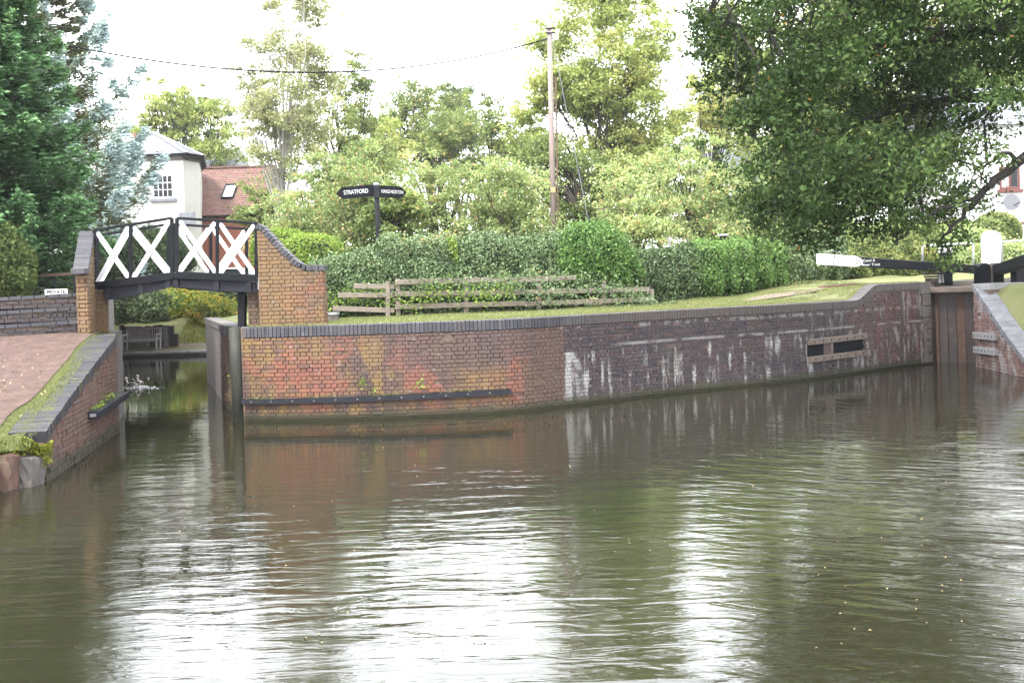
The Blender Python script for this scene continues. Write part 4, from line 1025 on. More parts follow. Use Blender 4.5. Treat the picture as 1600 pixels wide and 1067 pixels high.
mb = MB(); mb.bar((xl, YC - .06, ze2 + .0), (xr, YC - .06, ze2 + .0), .1, .12); mb.build('gutter', M['black'], ct_)
mb = MB(); mb.add([(xr - .2, YC + .3, 2), (xr - .2, YC + 8, 2), (xr - .2, YC + 8, ze2), (xr - .2, yr, zr2), (xr - .2, YC + .3, ze2)], [(0, 1, 2, 3, 4)]); mb.build('gable', M['housebrick'], ct_)
# skylight
nrm_ = Vector((0, -(zr2 - ze2), 4)).normalized(); def_t = lambda py: (py - 341) / (263 - 341)
def onroof(px, py, lift=0.04):
    t = (338 - py) / (338 - 263.0); y = YC + 4 * t; p = D(px, py, y); z = ze2 + (zr2 - ze2) * t; return Vector((p.x, y, z)) + nrm_ * lift
cr_ = [onroof(347, 292), onroof(366, 292), onroof(371, 313), onroof(353, 313)]
kx = (cr_[1].x - cr_[0].x) / 2
tc = (cr_[0] + cr_[2]) / 2; a_ = Vector((1, 0, 0)); up_ = (cr_[0] - cr_[3]); up_.x = 0; hh_ = up_.length / 2; up_.normalize(); n_ = nrm_
def rb(mb, x0_, x1_, u0, u1, d0, d1):
    M4 = Matrix(((1, 0, 0, tc.x), (0, up_.y, n_.y, tc.y), (0, up_.z, n_.z, tc.z), (0, 0, 0, 1))); return mb.box((x0_, u0, d0), (x1_, u1, d1), M4)
mb = MB(); rb(mb, -kx, kx, hh_ - .09, hh_, 0, .1); rb(mb, -kx, kx, -hh_, -hh_ + .07, 0, .1); rb(mb, -kx, -kx + .06, -hh_, hh_, 0, .1); rb(mb, kx - .06, kx, -hh_, hh_, 0, .1); sky_ = mb.build('skylight', M['black'], ct_)
mb = MB(); rb(mb, -kx + .06, kx - .06, -hh_ + .07, hh_ - .09, 0, .05); mb.build('pane', M['glasspale'], ct_)
# small grey roof further back
fr2 = empty('grey_roofed_house', D(338, 262, 75), 'small distant grey roof between trees above the red roof', 'house')
mb = MB(); a = D(310, 237, 76); b = D(358, 237, 76); mb.prism([(a.x - 2, 72, a.z - 1.8), (a.x - 2, 76, a.z), (a.x - 2, 80, a.z - 1.8)], (b.x - a.x + 3, 0, 0)); mb.build('roof', M['slate'], fr2)
mb = MB(); mb.box((a.x - 1.8, 72.4, 2), (b.x + .8, 79.6, a.z - 1.7)); mb.build('wall', M['housebrick'], fr2)

# parked car glimpsed through the bridge rails
cr0 = D(352, 380, 46); cr0.z = 2.15
car = empty('parked_car', cr0, 'pale silver car parked beyond the footbridge, seen through the white crosses', 'car')
def car_build(c, root):
    prof = [(-2.1, .35), (-2.15, .75), (-1.95, .95), (-1.2, 1.02), (-.55, 1.42), (.75, 1.45), (1.45, 1.0), (2.0, .9), (2.12, .6), (2.1, .35)]
    mb = MB(); mb.prism([(c.x + a, c.y - .85, c.z + b) for a, b in prof], (0, 1.7, 0)); mb.build('body', M['car'], root, bevel=.06)
    gl = [(-1.05, 1.03), (-.5, 1.37), (.7, 1.39), (1.25, 1.03)]
    mb = MB(); mb.prism([(c.x + a, c.y - .87, c.z + b) for a, b in gl], (0, .012, 0)); mb.build('side_glass', M['glass'], root)
    for wx in (-1.35, 1.35):
        for wy in (-.82, .82):
            mb = MB(); mb.lathe((c.x + wx, c.y + wy, c.z + .32), [(.2, -.1), (.32, -.09), (.32, .09), (.2, .1)], 14, Matrix.Rotation(R(90), 3, 'X')); wh_ = mb.build('wheel', M['black'], root)
car_build(cr0, car)

# white house on the right
YW = 50.0
wh_ = empty('white_house', D(1560, 370, YW), 'tall white rendered house with red-brown windows at the right edge', 'house')
wx0 = D(1501, 300, YW).x
zt_ = D(1560, 196, YW).z
mb = MB(); mb.box((wx0, YW, 2), (wx0 + 12, YW + 8, zt_)); mb.build('wall', M['render'], wh_)
mb = MB(); mb.prism([(wx0 - .3, YW - .3, zt_), (wx0 - .3, YW + 4, zt_ + 2.6), (wx0 - .3, YW + 8.3, zt_)], (12.6, 0, 0)); mb.build('roof', M['slate'], wh_)
c = D(1577, 278.5, YW); window(wh_, (c.x, YW - .02, c.z), D(1593, 278, YW).x - D(1561, 278, YW).x, 1.12, 2, 1, M['redframe'], 0.1, sill=M['redframe'], curtain=True)
c = D(1612, 366, YW); window(wh_, (c.x, YW - .02, c.z), 1.4, 1.25, 2, 1, M['redframe'], 0.1, sill=M['white'], curtain=True)
c = D(1575, 317, YW); dm = MB(); rx = Matrix.Rotation(R(80), 3, 'X') @ Matrix.Rotation(R(-14), 3, 'Y')
dm.lathe((c.x, YW - .35, c.z), [(.40, .06), (.37, .05), (.2, .012), (.02, 0), (.2, .02), (.37, .062)], 20, rx)
ds = empty('satellite_dish', (c.x, YW, c.z), 'grey satellite dish on the white wall below the upper window', 'dish')
dm.build('reflector', M['dish'], ds)
mb = MB(); mb.tube([(c.x - .02, YW - .3, c.z - .25), (c.x + .2, YW - .7, c.z - .05), (c.x + .42, YW - .75, c.z - .02)], .02, 6); mb.tube([(c.x, YW - .35, c.z), (c.x, YW, c.z - .1)], .03, 6); mb.build('arm', M['iron'], ds)
# white low wall glimpsed and things on the garden bank
mb = MB(); a = D(1388, 358, 46); b = D(1442, 372, 46); mb.box((a.x - 1.5, 46, 2.6), (b.x, 46.3, a.z)); tag(mb.build('garden_wall', M['render'], None), 'low white garden wall behind the hedge, right of the oak boughs', 'wall')
ho = empty('round_topped_board', D(1551, 398, 31), 'tall white round-topped board standing in the hedge before the right house', 'board')
a, b = D(1536, 398, 31), D(1566, 398, 31); c = (a + b) / 2; rr_ = (b.x - a.x) / 2; zt2 = D(1551, 360, 31).z
prof = [(a.x, 31, a.z - .7), (b.x, 31, a.z - .7)] + [(c.x + rr_ * math.cos(t), 31, zt2 - rr_ * .9 + rr_ * .9 * math.sin(t)) for t in np.linspace(0, math.pi, 14)]
mb = MB(); mb.prism(prof, (0, .12, 0)); mb.build('board', M['white'], ho)

# distant glimpsed roof at 1150
mb = MB(); a = D(1120, 228, 80); b = D(1165, 228, 80); fh = empty('distant_house', (a.x, 80, 3), 'distant grey roofed house glimpsed left of the oak boughs', 'house')
mb.prism([(a.x - 1, 78, a.z - 2.5), (a.x - 1, 82, a.z), (a.x - 1, 86, a.z - 2.5)], (6, 0, 0)); mb.build('roof', M['slate'], fh)
mb = MB(); mb.box((a.x - .7, 78.4, 3), (a.x + 4.7, 85.6, a.z - 2.4)); mb.build('wall', M['render'], fh)

# ================================================================= LOCK
lk = empty('lock_gate', (11.6, 25.8, 0), 'dark wet planked lock gate with timber walkway above', 'gate')
hl = Vector((10.95, 26.15)); mt = Vector((12.25, 25.45)); gd = (mt - hl).normalized(); gn = Vector((gd.y, -gd.x))
L_ = (mt - hl).length; npk = 7
for k in range(npk):
    a = hl + gd * (L_ * (k + .03) / npk); b = hl + gd * (L_ * (k + .97) / npk); j = random.uniform(-.02, .02)
    mb = MB(); A = Vector((*(a + gn * j), -0.9)); mb.prism([A, Vector((*(b + gn * j), -0.9)), Vector((*(b + gn * (j - .08)), -0.9)), Vector((*(a + gn * (j - .08)), -0.9))], (0, 0, 2.72))
    mb.build('plank', M['darkwood'] if k % 3 else M['redstone'], lk, bevel=0.01)
mb = MB(); mb.bar(Vector((*(hl - gd * .05 + gn * .12), 1.90)), Vector((*(mt + gn * .12), 1.90)), .4, .14); mb.build('walkway_board', M['fenderwood'], lk, bevel=.015)
mb = MB(); mb.tube([Vector((*hl, -0.9)), Vector((*hl, 2.1))], .13, 10); mb.build('heel_post', M['darkwood'], lk, smooth=True)
# mitre posts
for (px, w_, lab) in ((1536.5, .30, 'left'), (1557.5, .27, 'right')):
    c = DX(px, 25.35, 425); p0 = D(px, 441, 25.35)
    mb = MB(); prof = [(-w_/2, 0), (w_/2, 0), (w_/2, .52), (w_/2 - .05, .58), (w_/2 - .1, .60), (-w_/2 + .1, .60), (-w_/2 + .04, .57), (-w_/2, .50)]
    mb.prism([(c + a, 25.25, 1.95 + b) for a, b in prof], (0, .32, 0)); o = mb.build('mitre_post', M['black'], lk, bevel=.012)
mb = MB(); mb.box((DX(1547.2, 25.4) - .02, 25.3, 1.9), (DX(1547.2, 25.4) + .05, 25.5, 2.50)); mb.build('gap_strip', M['fence'], lk)

bb = empty('balance_beam', (10.9, 26.2, 2.2), 'long black balance beam with white end numbered 20 over the lawn', 'balance beam')
we = Vector((8.42, 27.4)); mtx = Vector((DX(1530, 25.5, 420), 25.5))
zW0, zW1 = D(1277, 413.5, 27.4).z, D(1277, 396.5, 27.4).z
zM0, zM1 = D(1530, 428, 25.5).z, D(1530, 415, 25.5).z
def beam_at(t): p = we.lerp(mtx, t); return p, zW0 + (zM0 - zW0) * t, zW1 + (zM1 - zW1) * t
bd_ = (mtx - we).normalized(); bn_ = Vector((bd_.y, -bd_.x))
def beam_piece(t0, t1, mat, name, g=0.0, th=.3):
    vs = []
    for t in (t0, t1):
        p, a, b = beam_at(t)
        for q, z in ((p + bn_ * (th/2 + g), a - g), (p + bn_ * (th/2 + g), b + g), (p - bn_ * (th/2 + g), b + g), (p - bn_ * (th/2 + g), a - g)): vs.append((q.x, q.y, z))
    mb = MB(); mb.add(vs, [(0, 1, 2, 3), (7, 6, 5, 4)] + [(k + 4, (k + 1) % 4 + 4, (k + 1) % 4, k) for k in range(4)]); return mb.build(name, mat, bb, bevel=.02)
beam_piece(.265, 1.0, M['black'], 'beam'); beam_piece(0, .262, M['white'], 'white_end', .006)
# disc with number
tb = .272; p, a, b = beam_at(tb); fc_ = Vector((p.x, p.y, (a + b) / 2)) + Vector((*bn_, 0)) * .155; ang = math.atan2(bd_.y, bd_.x)
mb = MB(); mb.lathe(fc_, [(.115, 0), (.115, .008)], 24, Matrix.Rotation(ang, 3, 'Z') @ Matrix.Rotation(R(90), 3, 'X')); mb.build('number_disc', M['white'], bb)
text('20', fc_ + Vector((*bn_, 0)) * .012, .17, M['black'], bb, rot=(R(90), 0, ang), name='number')
p, a, b = beam_at(.345); tcx = Vector((p.x, p.y, (a + b) / 2)) + Vector((*bn_, 0)) * .156
text('Canal &', tcx + Vector((*bd_, 0)) * -.02 + Vector((0, 0, .055)), .10, M['white'], bb, rot=(R(90), 0, ang), name='lettering')
text('River Trust', tcx + Vector((*bd_, 0)) * .03 + Vector((0, 0, -.055)), .10, M['white'], bb, rot=(R(90), 0, ang), name='lettering')
# small handle on white end
p, a, b = beam_at(.06); p2, a2, b2 = beam_at(.155); mb = MB(); mb.tube([(p.x, p.y, b), (p.x, p.y, b + .10), (p2.x, p2.y, b2 + .10), (p2.x, p2.y, b2)], .012, 6); mb.build('handle', M['greywood'], bb)
bb2 = empty('balance_beam', (12.2, 24, 2.3), 'black balance beam rising out of frame at the right edge', 'balance beam')
A = Vector((DX(1560, 25.3, 421), 25.3, 0)); za0, za1 = D(1560, 429, 25.3).z, D(1560, 414, 25.3).z; Bq = D(1600, 409, 23.4); zb0, zb1 = D(1600, 418.5, 23.4).z, D(1600, 400.5, 23.4).z
ex = 1.9; Cq = A + (Vector((Bq.x, Bq.y, 0)) - A) * ex; zc0 = za0 + (zb0 - za0) * ex; zc1 = za1 + (zb1 - za1) * ex
d_ = (Cq - A).normalized(); n2 = Vector((-d_.y, d_.x, 0)) * .15; mb = MB()
mb.add([Vector((A.x, A.y, za0)) - n2, Vector((A.x, A.y, za1)) - n2, Vector((A.x, A.y, za1)) + n2, Vector((A.x, A.y, za0)) + n2, Vector((Cq.x, Cq.y, zc0)) - n2, Vector((Cq.x, Cq.y, zc1)) - n2, Vector((Cq.x, Cq.y, zc1)) + n2, Vector((Cq.x, Cq.y, zc0)) + n2],
       [(0, 1, 2, 3), (7, 6, 5, 4)] + [(k + 4, (k + 1) % 4 + 4, (k + 1) % 4, k) for k in range(4)]); mb.build('beam', M['black'], bb2, bevel=.02)
mb = MB(); q = D(1594, 432, 24.6); mb.box((q.x - .15, 24.5, 2.05), (q.x + .3, 24.8, 2.36)); mb.build('bearing_block', M['iron'], bb2, bevel=.02)

# paddle gear post
pg = empty('paddle_gear', D(1479, 441, 26.4), 'black paddle gear post with white rounded cap behind the balance beam', 'paddle gear')
c = D(1479, 441, 26.4); zc = D(1479, 386, 26.4).z
mb = MB(); mb.box((c.x - .11, 26.3, 2.0), (c.x + .13, 26.55, zc - .12)); mb.build('post', M['black'], pg, bevel=.015)
mb = MB(); mb.box((c.x - .145, 26.27, zc - .17), (c.x + .155, 26.58, zc)); mb.build('cap', M['white'], pg, bevel=.06)
mb = MB(); mb.box((c.x - .03, 26.2, zc - .35), (c.x + .04, 26.28, zc - .05)); mb.build('rack', M['iron'], pg)
mb = MB(); mb.lathe((c.x - .05, 26.26, zc - .30), [(.10, 0), (.10, .05)], 12, Matrix.Rotation(R(90), 3, 'X')); mb.build('gear', M['iron'], pg)
mb = MB(); mb.bar((c.x - .22, 26.2, zc - .36), (c.x + .24, 26.2, zc - .29), .02, .02); mb.build('spindle', M['iron'], pg)
st_ = empty('beam_support', D(1462, 440, 26.2), 'dark stacked timber frame beneath the balance beam', 'frame')
for (xa, xb, ya, yb_) in ((1449, 1474, 425, 430), (1452, 1470, 430, 434), (1454, 1466, 434, 441)):
    A = D(xa, yb_, 26.1); Bq = D(xb, ya, 26.1); mb = MB(); mb.box((A.x, 26.0, A.z), (Bq.x, 26.45, Bq.z - .005)); mb.build('block', M['darkwood'], st_, bevel=.01)
for px in (1468, 1472.5): 
    A = D(px, 442, 26.0); mb = MB(); mb.box((A.x - .02, 25.97, A.z), (A.x + .03, 26.05, A.z + .22)); mb.build('upright', M['greywood'], st_)
# handrails
def handrail(pa, pb, yt_a, yt_b, ybt_a, ybt_b, Y, label, Yb=None):
    Yb = Yb or Y; A0, A1 = D(pa, ybt_a, Y), D(pa, yt_a, Y); B1, B0 = D(pb, yt_b, Yb), D(pb, ybt_b, Yb)
    r_ = empty('handrail', A0, label, 'handrail', 'white tubular handrails by the lock')
    mb = MB(); mb.tube([A0, A1 - Vector((0, 0, .05)), A1 + (B1 - A1).normalized() * .05, B1 - (B1 - A1).normalized() * .05, B1 - Vector((0, 0, .05)), B0], .027, 8); mb.build('tube', M['white'], r_, smooth=True)
handrail(1441.5, 1520.5, 384, 380, 408, 416, 26.3, 'white tubular handrail around the paddle gear post', 25.7)
handrail(1565.5, 1660, 378, 372, 413, 400, 25.0, 'white tubular handrail at the right edge behind the second beam', 23.0)
# lock far quay (stone strip behind)
mb = MB(); mb.prism([(11.2, 27.2, -0.9), (13.2, 26.9, -0.9), (16, 27.4, -0.9), (16, 28.2, -0.9), (11.2, 28.0, -0.9)], (0, 0, 2.97 + .03)); o = mb.build('lock_side_wall', M['stone'], None); tag(o, 'stone lock side seen between beam and gate', 'wall')

# right wing wall
RC = P(1525, 574); RWd = (P(1600, 590).xy - RC.xy); RN = RC.xy + RWd * 2.6
RW = Path([RC.xy, RN])          # running towards the camera, water on its right side
zr_ = lambda s: float(np.interp(s / RWd.length, [0, .02, .60, 1.0, 1.35, 3], [2.04, 2.02, 1.06, .476, .2, .1]))
rw = empty('lock_wing_wall', (RC.x, RC.y, 0), 'pinkish brick wing wall right of the lock gate with grey sloping coping', 'wall')
strip(RW, -0.9, lambda s: zr_(s) - .15, 0.50, n=24).build('wall_core', M['mortar'], rw)
M['brick_pink'] = M['brick_red']
def pinkmat():
    t = NT('limed_pink_brick'); p = t.pos(); r = t.rnd()
    a = t.ramp(r, [(0, (0.15, 0.085, 0.075)), (1, (0.25, 0.15, 0.13))]); a = t.mix(t.step(t.noise(t.mapv(p, (1, 1, .4)), 4, 5, .7), .46, .62), a, (0.34, 0.31, 0.3)); t.bump(t.noise(p, 34, 4), .5, .012); return t.fin(a, .8, .3)
M['brick_pink'] = pinkmat()
rev = Path([RN, RC.xy])
# faces: use path reversed so the water is on the correct side
its = brick_face(RW, -0.075, lambda s: zr_(s) - .155); place_bricks(rw, its, M['brick_pink'])
place_bricks(rw, coping_items(RW, zr_, 0, 4.6, H=.14, depth=.42, overhang=.03), M['wing_coping'], 'coping_brick')
# return of this wall along the lock
RR = Path([RC.xy, RC.xy + Vector((1.6, .6)), RC.xy + Vector((8, 3.4))])
strip(RR, -0.9, 1.90, 0.5, flip=False, off=-0.5).build('lock_chamber_wall', M['mortar'], rw)
strip(RR, 1.905, 2.05, 0.5, flip=False, off=-0.5).build('chamber_coping', M['copestone'], rw)
# right bank ground
rows = []
for j in range(26):
    s = RW.L * j / 25; p, tg = RW.at(s); r = []
    for i in range(14):
        u = (i / 13) ** 1.6; x = p.x + .36 + 26 * u; y = p.y + .0 + 0.42 * 26 * u * (1 if j == 0 else .35) + (.9 if j == 0 else 0)
        z0_ = zr_(s) - .02; z = z0_ + (2.03 - z0_) * min(1, u * (10 + 60 * max(0, 1 - s / 1.3))) ** .7 if j else 2.03
        r.append((x, y, z))
    rows.append(r)
sheet('right_bank', rows, M['lawn'])
# two pale fender boards on the wing wall
fender_boards(0.12, RWd.length * 0.52, (0.80, 0.45), 'pair of pale grey slotted timber fender boards right of the lock gate', path=RW, nh=6, h=.16, mat=M['greywood'])

# ================================================================= SIGNPOST, FENCE, POLE
YS = 24.3
sgn = empty('fingerpost', D(595, 480, YS), 'black canal fingerpost with STRATFORD and KINGS NORTON arms rising from the hedge', 'signpost')
b_ = D(595.5, 480, YS); t_ = D(588, 290, YS)
mb = MB(); mb.tube([b_, t_], .058, 12); mb.build('post', M['black'], sgn, smooth=True)
ax = (t_ - b_).normalized(); mb = MB(); mb.lathe(t_, [(.075, -.01), (.085, .02), (.05, .06), (.015, .075)], 12); mb.build('cap', M['greywood'], sgn, smooth=True)
mb = MB(); q = b_.lerp(t_, (480 - 374) / 190); mb.tube([q - ax * .05, q + ax * .05], .063, 12); mb.build('band', M['dish'], sgn)
hub = b_.lerp(t_, (480 - 298) / 190); mb = MB(); mb.tube([hub - ax * .18, hub + ax * .16], .072, 12); mb.build('arm_hub', M['iron'], sgn)
def finger(pxs, Ye, txt, tx, size):
    # four screen corners of the plate, far tip depth Ye
    A = D(pxs[0][0], pxs[0][1], YS - .0); tip = D(pxs[1][0], pxs[1][1], Ye); d = (tip - A); L = d.length; d.normalize(); u = Vector((0, 0, 1)) - d * d.z; u.normalize(); n = d.cross(u)
    if n.y > 0: n = -n
    h = .145; s0_ = A; pts = [s0_ - u * h, s0_ + d * (L - .16) - u * h, tip, s0_ + d * (L - .16) + u * h, s0_ + u * h]
    mb = MB(); mb.prism([p_ - n * .012 for p_ in pts], n * .024); mb.build('sign_arm', M['black'], sgn)
    rx_ = d if d.x > 0 else -d; ny = n; uz = rx_.cross(-ny) * -1
    uz = u
    Mx = Matrix(((rx_.x, uz.x, n.x), (rx_.y, uz.y, n.y), (rx_.z, uz.z, n.z)))
    o = text(txt, (0, 0, 0), size, M['white'], sgn, bold=.0008)
    c = s0_ + d * L * tx + n * .016
    o.rotation_euler = Mx.to_euler(); o.location = c
    return o
o1 = finger([(587, 297.5), (524.5, 303)], 23.95, 'STRATFORD', .50, .145)
w1 = o1.dimensions
o2 = finger([(590, 299), (635, 301.5)], 24.75, 'KINGS NORTON', .50, .12)
bpy.context.view_layer.update()
for o_, target in ((o1, .60), (o2, .60)):
    xs = [v.co.x for v in o_.data.vertices]; wdt = max(xs) - min(xs); o_.scale.x = target / wdt

# post and rail fence
fn = empty('post_and_rail_fence', D(800, 490, 24), 'weathered brown three-rail fence overgrown by the ivy hedge', 'fence')
YF = 22.9
for (pa, pb, ys) in (((617, 441), (770, 437), 0), ((770, 439), (900, 434), 0), ((617, 459.5), (800, 456.5), 0), ((800, 457), (1015, 452), 0), ((617, 479.5), (820, 474), 0), ((820, 475), (1022, 467.5), 0),
                     ((553, 447), (616, 448), 1), ((528, 461), (616, 461), 1), ((520, 482), (616, 485), 1)):
    dy = 0.0 if ys == 0 else .08; A = D(pa[0], pa[1], YF + (pa[0] - 617) / 400 * 1.6 + dy); Bq = D(pb[0], pb[1], YF + (pb[0] - 617) / 400 * 1.6 + dy); mb = MB(); mb.bar(A, Bq, .04, .115); mb.build('rail', M['fence'], fn, bevel=.006)
for px, yt, yb_ in ((622, 436, 494), (728, 434, 488), (842, 432, 485), (944, 436, 482), (1018, 452, 478), (606, 440, 492)):
    Yp = YF + .06 + (px - 617) / 400 * 1.6; A = D(px, yb_, Yp + .05); Bq = D(px, yt, Yp + .05); mb = MB(); mb.bar(A - Vector((0, 0, .2)), Bq, .1, .12, up=Vector((0, 1, 0))); mb.build('post', M['fence'], fn, bevel=.01)
# stone block
c = P(515, 503, 1.74); mb = MB(); mb.box((c.x - .11, c.y, 1.70), (c.x + .11, c.y + .5, 1.88)); tag(mb.build('stone_step', M['concrete'], None, bevel=.015), 'small grey stone block at the foot of the bridge abutment', 'block')
mb = MB(); mb.box((c.x - .13, c.y - .02, 1.885), (c.x + .13, c.y + .5, 1.93)); o = mb.build('cap', M['copestone'], bpy.data.objects['stone_step'])

# pole with wires
YPo = 36.0
po = empty('telegraph_pole', D(866, 372, YPo), 'tall bare wooden telegraph pole standing before the big pale tree', 'pole')
pb_, pt_ = D(866.5, 420, YPo), D(858, 30, YPo)
mb = MB(); mb.tube([pb_, pb_.lerp(pt_, .5), pt_], [.115, .10, .085], 12); mb.build('shaft', M['polewood'], po, smooth=True)
mb = MB(); q = D(864, 297, YPo - .14); mb.box((q.x - .09, q.y, q.z - .1), (q.x + .09, q.y + .02, q.z + .1)); mb.build('plate', M['leafbrown'], po)
mb = MB(); 
for yy in (45, 52): q = D(858.5, yy, YPo - .1); mb.bar(q - Vector((.14, 0, 0)), q + Vector((.2, 0, 0)), .04, .05)
mb.build('bracket', M['iron'], po)
mb = MB(); mb.tube([D(868, 120, YPo - .1), D(872, 345, YPo - .1)], .028, 6); mb.build('cable_pipe', M['redstone'], po)
def cable(a, b, sag, r_, label, name='overhead_wire', mat='black'):
    pts = []
    for i in range(41):
        t = i / 40; p = a.lerp(b, t); p.z -= sag * 4 * t * (1 - t); pts.append(p)
    mb = MB(); mb.tube(pts, r_, 5); o = mb.build(name, M[mat], None); tag(o, label, 'wire'); return o
wa = D(858, 60, YPo); wb = D(20, 52, 27.0); cable(wa, wb, 1.15, .026, 'black overhead wire sagging from the pole across the sky to the left')
cable(D(860, 45, YPo), D(930, 400, YPo - 1.5), 0, .015, 'pale green stay wire slanting down from the telegraph pole', 'stay_wire', 'dish')
mb = MB(); mb.lathe(D(879.5, 153, YPo - .4), [(.03, -.12), (.06, -.08), (.06, .08), (.03, .12)], 8); tag(mb.build('stay_insulator', M['black'], None), 'small black insulator on the slanting stay wire', 'insulator')

# ================================================================= VEGETATION
def E(px, py, Y, rx, ry, rz): p = D(px, py, Y); return ((p.x, p.y, p.z), (rx, ry, rz))
# ivy hedge, bush by bush
iv = 'ivy hedge bushes behind the fence'
def row(pa, pb, n, rx, ry, rz, seed, jit=.12, jz=.07):
    g = np.random.default_rng(seed); out = []
    for k in range(n):
        t = k / max(1, n - 1); px, py, Y = (pa[q] + (pb[q] - pa[q]) * t for q in range(3)); e = E(px, py, Y, rx * g.uniform(.85, 1.15), ry * g.uniform(.85, 1.1), rz * g.uniform(1 - jz, 1 + jz))
        out.append(((e[0][0], e[0][1] + g.normal(0, jit), e[0][2] + g.normal(0, .05)), e[1]))
    return out
bush('ivy_hedge', 'grey-green ivy hedge left of the fingerpost beside the abutment', 'hedge', row((508, 462, 24.1), (580, 440, 24.4), 4, .62, .75, .88, 1), M['leaf_ivy'], 1500, .06, iv, seed=1, rough=.16, stray=.12)
bush('ivy_hedge', 'grey-green ivy hedge right of the fingerpost, above the middle fence rails', 'hedge', row((610, 440, 24.5), (700, 432, 24.7), 5, .65, .8, .98, 2), M['leaf_ivy'], 1500, .06, iv, seed=2, rough=.16, stray=.12)
bush('ivy_hedge', 'grey-green ivy hedge between the trailing lime climber and the bright round bush', 'hedge', row((735, 432, 24.8), (885, 432, 25.2), 7, .65, .8, .98, 3), M['leaf_ivy'], 1500, .06, iv, seed=3, rough=.16, stray=.12)
bush('round_bush', 'bright green dense rounded bush rising above the hedge', 'bush', [E(925, 405, 24.9, 1.0, .8, .92), E(962, 425, 24.9, .6, .65, .72), E(900, 420, 24.9, .6, .6, .65), E(935, 378, 25.0, .55, .5, .5)], M['leaf_bright'], 1600, .075, seed=4, rough=.10, tbase=.5, sq=2.0, stray=.16)
bush('ivy_hedge', 'dark ivy and bramble clump right of the fence end', 'hedge', row((975, 445, 25.6), (1075, 432, 26.8), 5, .6, .7, .86, 5), M['leaf_ivy'], 1400, .065, iv, seed=5, tbase=.38, rough=.14)
bush('garden_hedge', 'light green trimmed hedge in the middle right of the lawn', 'hedge', row((1095, 428, 26.8), (1200, 418, 28.8), 5, .7, .8, .86, 6), M['leaf_bright'], 1300, .065, seed=6, tbase=.6, rough=.14, stray=.1)
bush('garden_hedge', 'leafy hedge section left of the white beam end', 'hedge', row((1222, 415, 29.4), (1300, 406, 31.5), 5, .75, .8, .95, 7), M['leaf_ivy'], 1300, .07, seed=7, tbase=.7, rare=.002, rough=.13)
bush('garden_hedge', 'variegated hedge behind the black balance beam', 'hedge', row((1325, 403, 31.5), (1440, 402, 31.8), 6, .8, .8, .92, 8), M['leaf_mid'], 1300, .07, seed=8, tbase=.52, rare=.002, rough=.13)
bush('sloping_hedge', 'pale green sloping hedge behind the paddle gear and railings', 'hedge', [E(1400, 395, 36, 2.2, 1.6, 1.15), E(1480, 400, 35, 2.0, 1.5, 1.1), E(1555, 420, 33, 1.5, 1.2, .9), E(1320, 392, 38, 1.8, 1.4, 1.1)], M['leaf_shrub'], 700, .085, seed=9, tbase=.45, rare=0)
bush('garden_shrub', 'dark shrubs behind the white crosses of the footbridge, below the white house', 'shrub', [E(205, 398, 41, 1.5, 1.0, 1.15), E(255, 402, 42, 1.3, 1.0, 1.0), E(165, 405, 40, 1.4, 1.0, 1.2)], M['leaf_dark'], 700, .12, seed=18, tbase=.5, rough=.15, stray=.12)
bush('clipped_bush', 'rounded dark bush before the white house, above the white board', 'bush', [E(1556, 363, 43, 1.05, .9, .85)], M['leaf_mid'], 900, .1, seed=10, tbase=.4)
bush('lime_bush', 'small yellow-green bush left of the white house corner', 'bush', [E(1490, 362, 44, .9, .8, .5)], M['leaf_lime'], 900, .1, seed=11)
bush('garden_shrub', 'low pale shrubs at the right edge below the white house', 'shrub', [E(1605, 405, 38, 1.1, 1.0, .7)], M['leaf_shrub'], 800, .09, seed=12, rare=0)
bush('ivy_bush', 'broad-leaved ivy bush at the far left on the brick pillar', 'bush', [E(0, 395, 20.6, .5, .55, .6), E(-55, 400, 20.4, .8, .6, .8), E(30, 410, 20.9, .3, .4, .5), E(12, 435, 20.8, .45, .45, .4), E(38, 440, 21, .22, .3, .35)], M['leaf_mid'], 1300, .075, seed=13, tbase=.36, rare=.0, rough=.16, stray=.15)
bush('bank_creeper', 'leafy creeper with yellow leaves on the bank under the bridge', 'creeper', [E(285, 490, 45.5, 1.9, 1.3, 1.25), E(340, 500, 44.5, 1.3, 1.0, 1.1)], M['leaf_autumn'], 700, .12, seed=14, tbase=.42)
bush('bank_shrub', 'dark green broad leaved shrub behind the bench', 'shrub', [E(225, 495, 45, 1.9, 1.2, 1.15), E(370, 480, 46, 1.8, 1.2, 1.4)], M['leaf_dark'], 700, .13, seed=15, tbase=.55)
bush('bank_shrub', 'dark shrub mass far left beyond the blue spruce foot', 'shrub', [E(40, 470, 42, 3.2, 1.6, 1.9)], M['leaf_dark'], 400, .13, seed=16, tbase=.35)
bush('low_shrub', 'fresh green shrub right behind the abutment coping', 'shrub', [E(485, 400, 27.5, .9, .8, .62), E(440, 395, 28.5, .9, .8, .7)], M['leaf_lime'], 1000, .07, seed=17, tbase=.4)
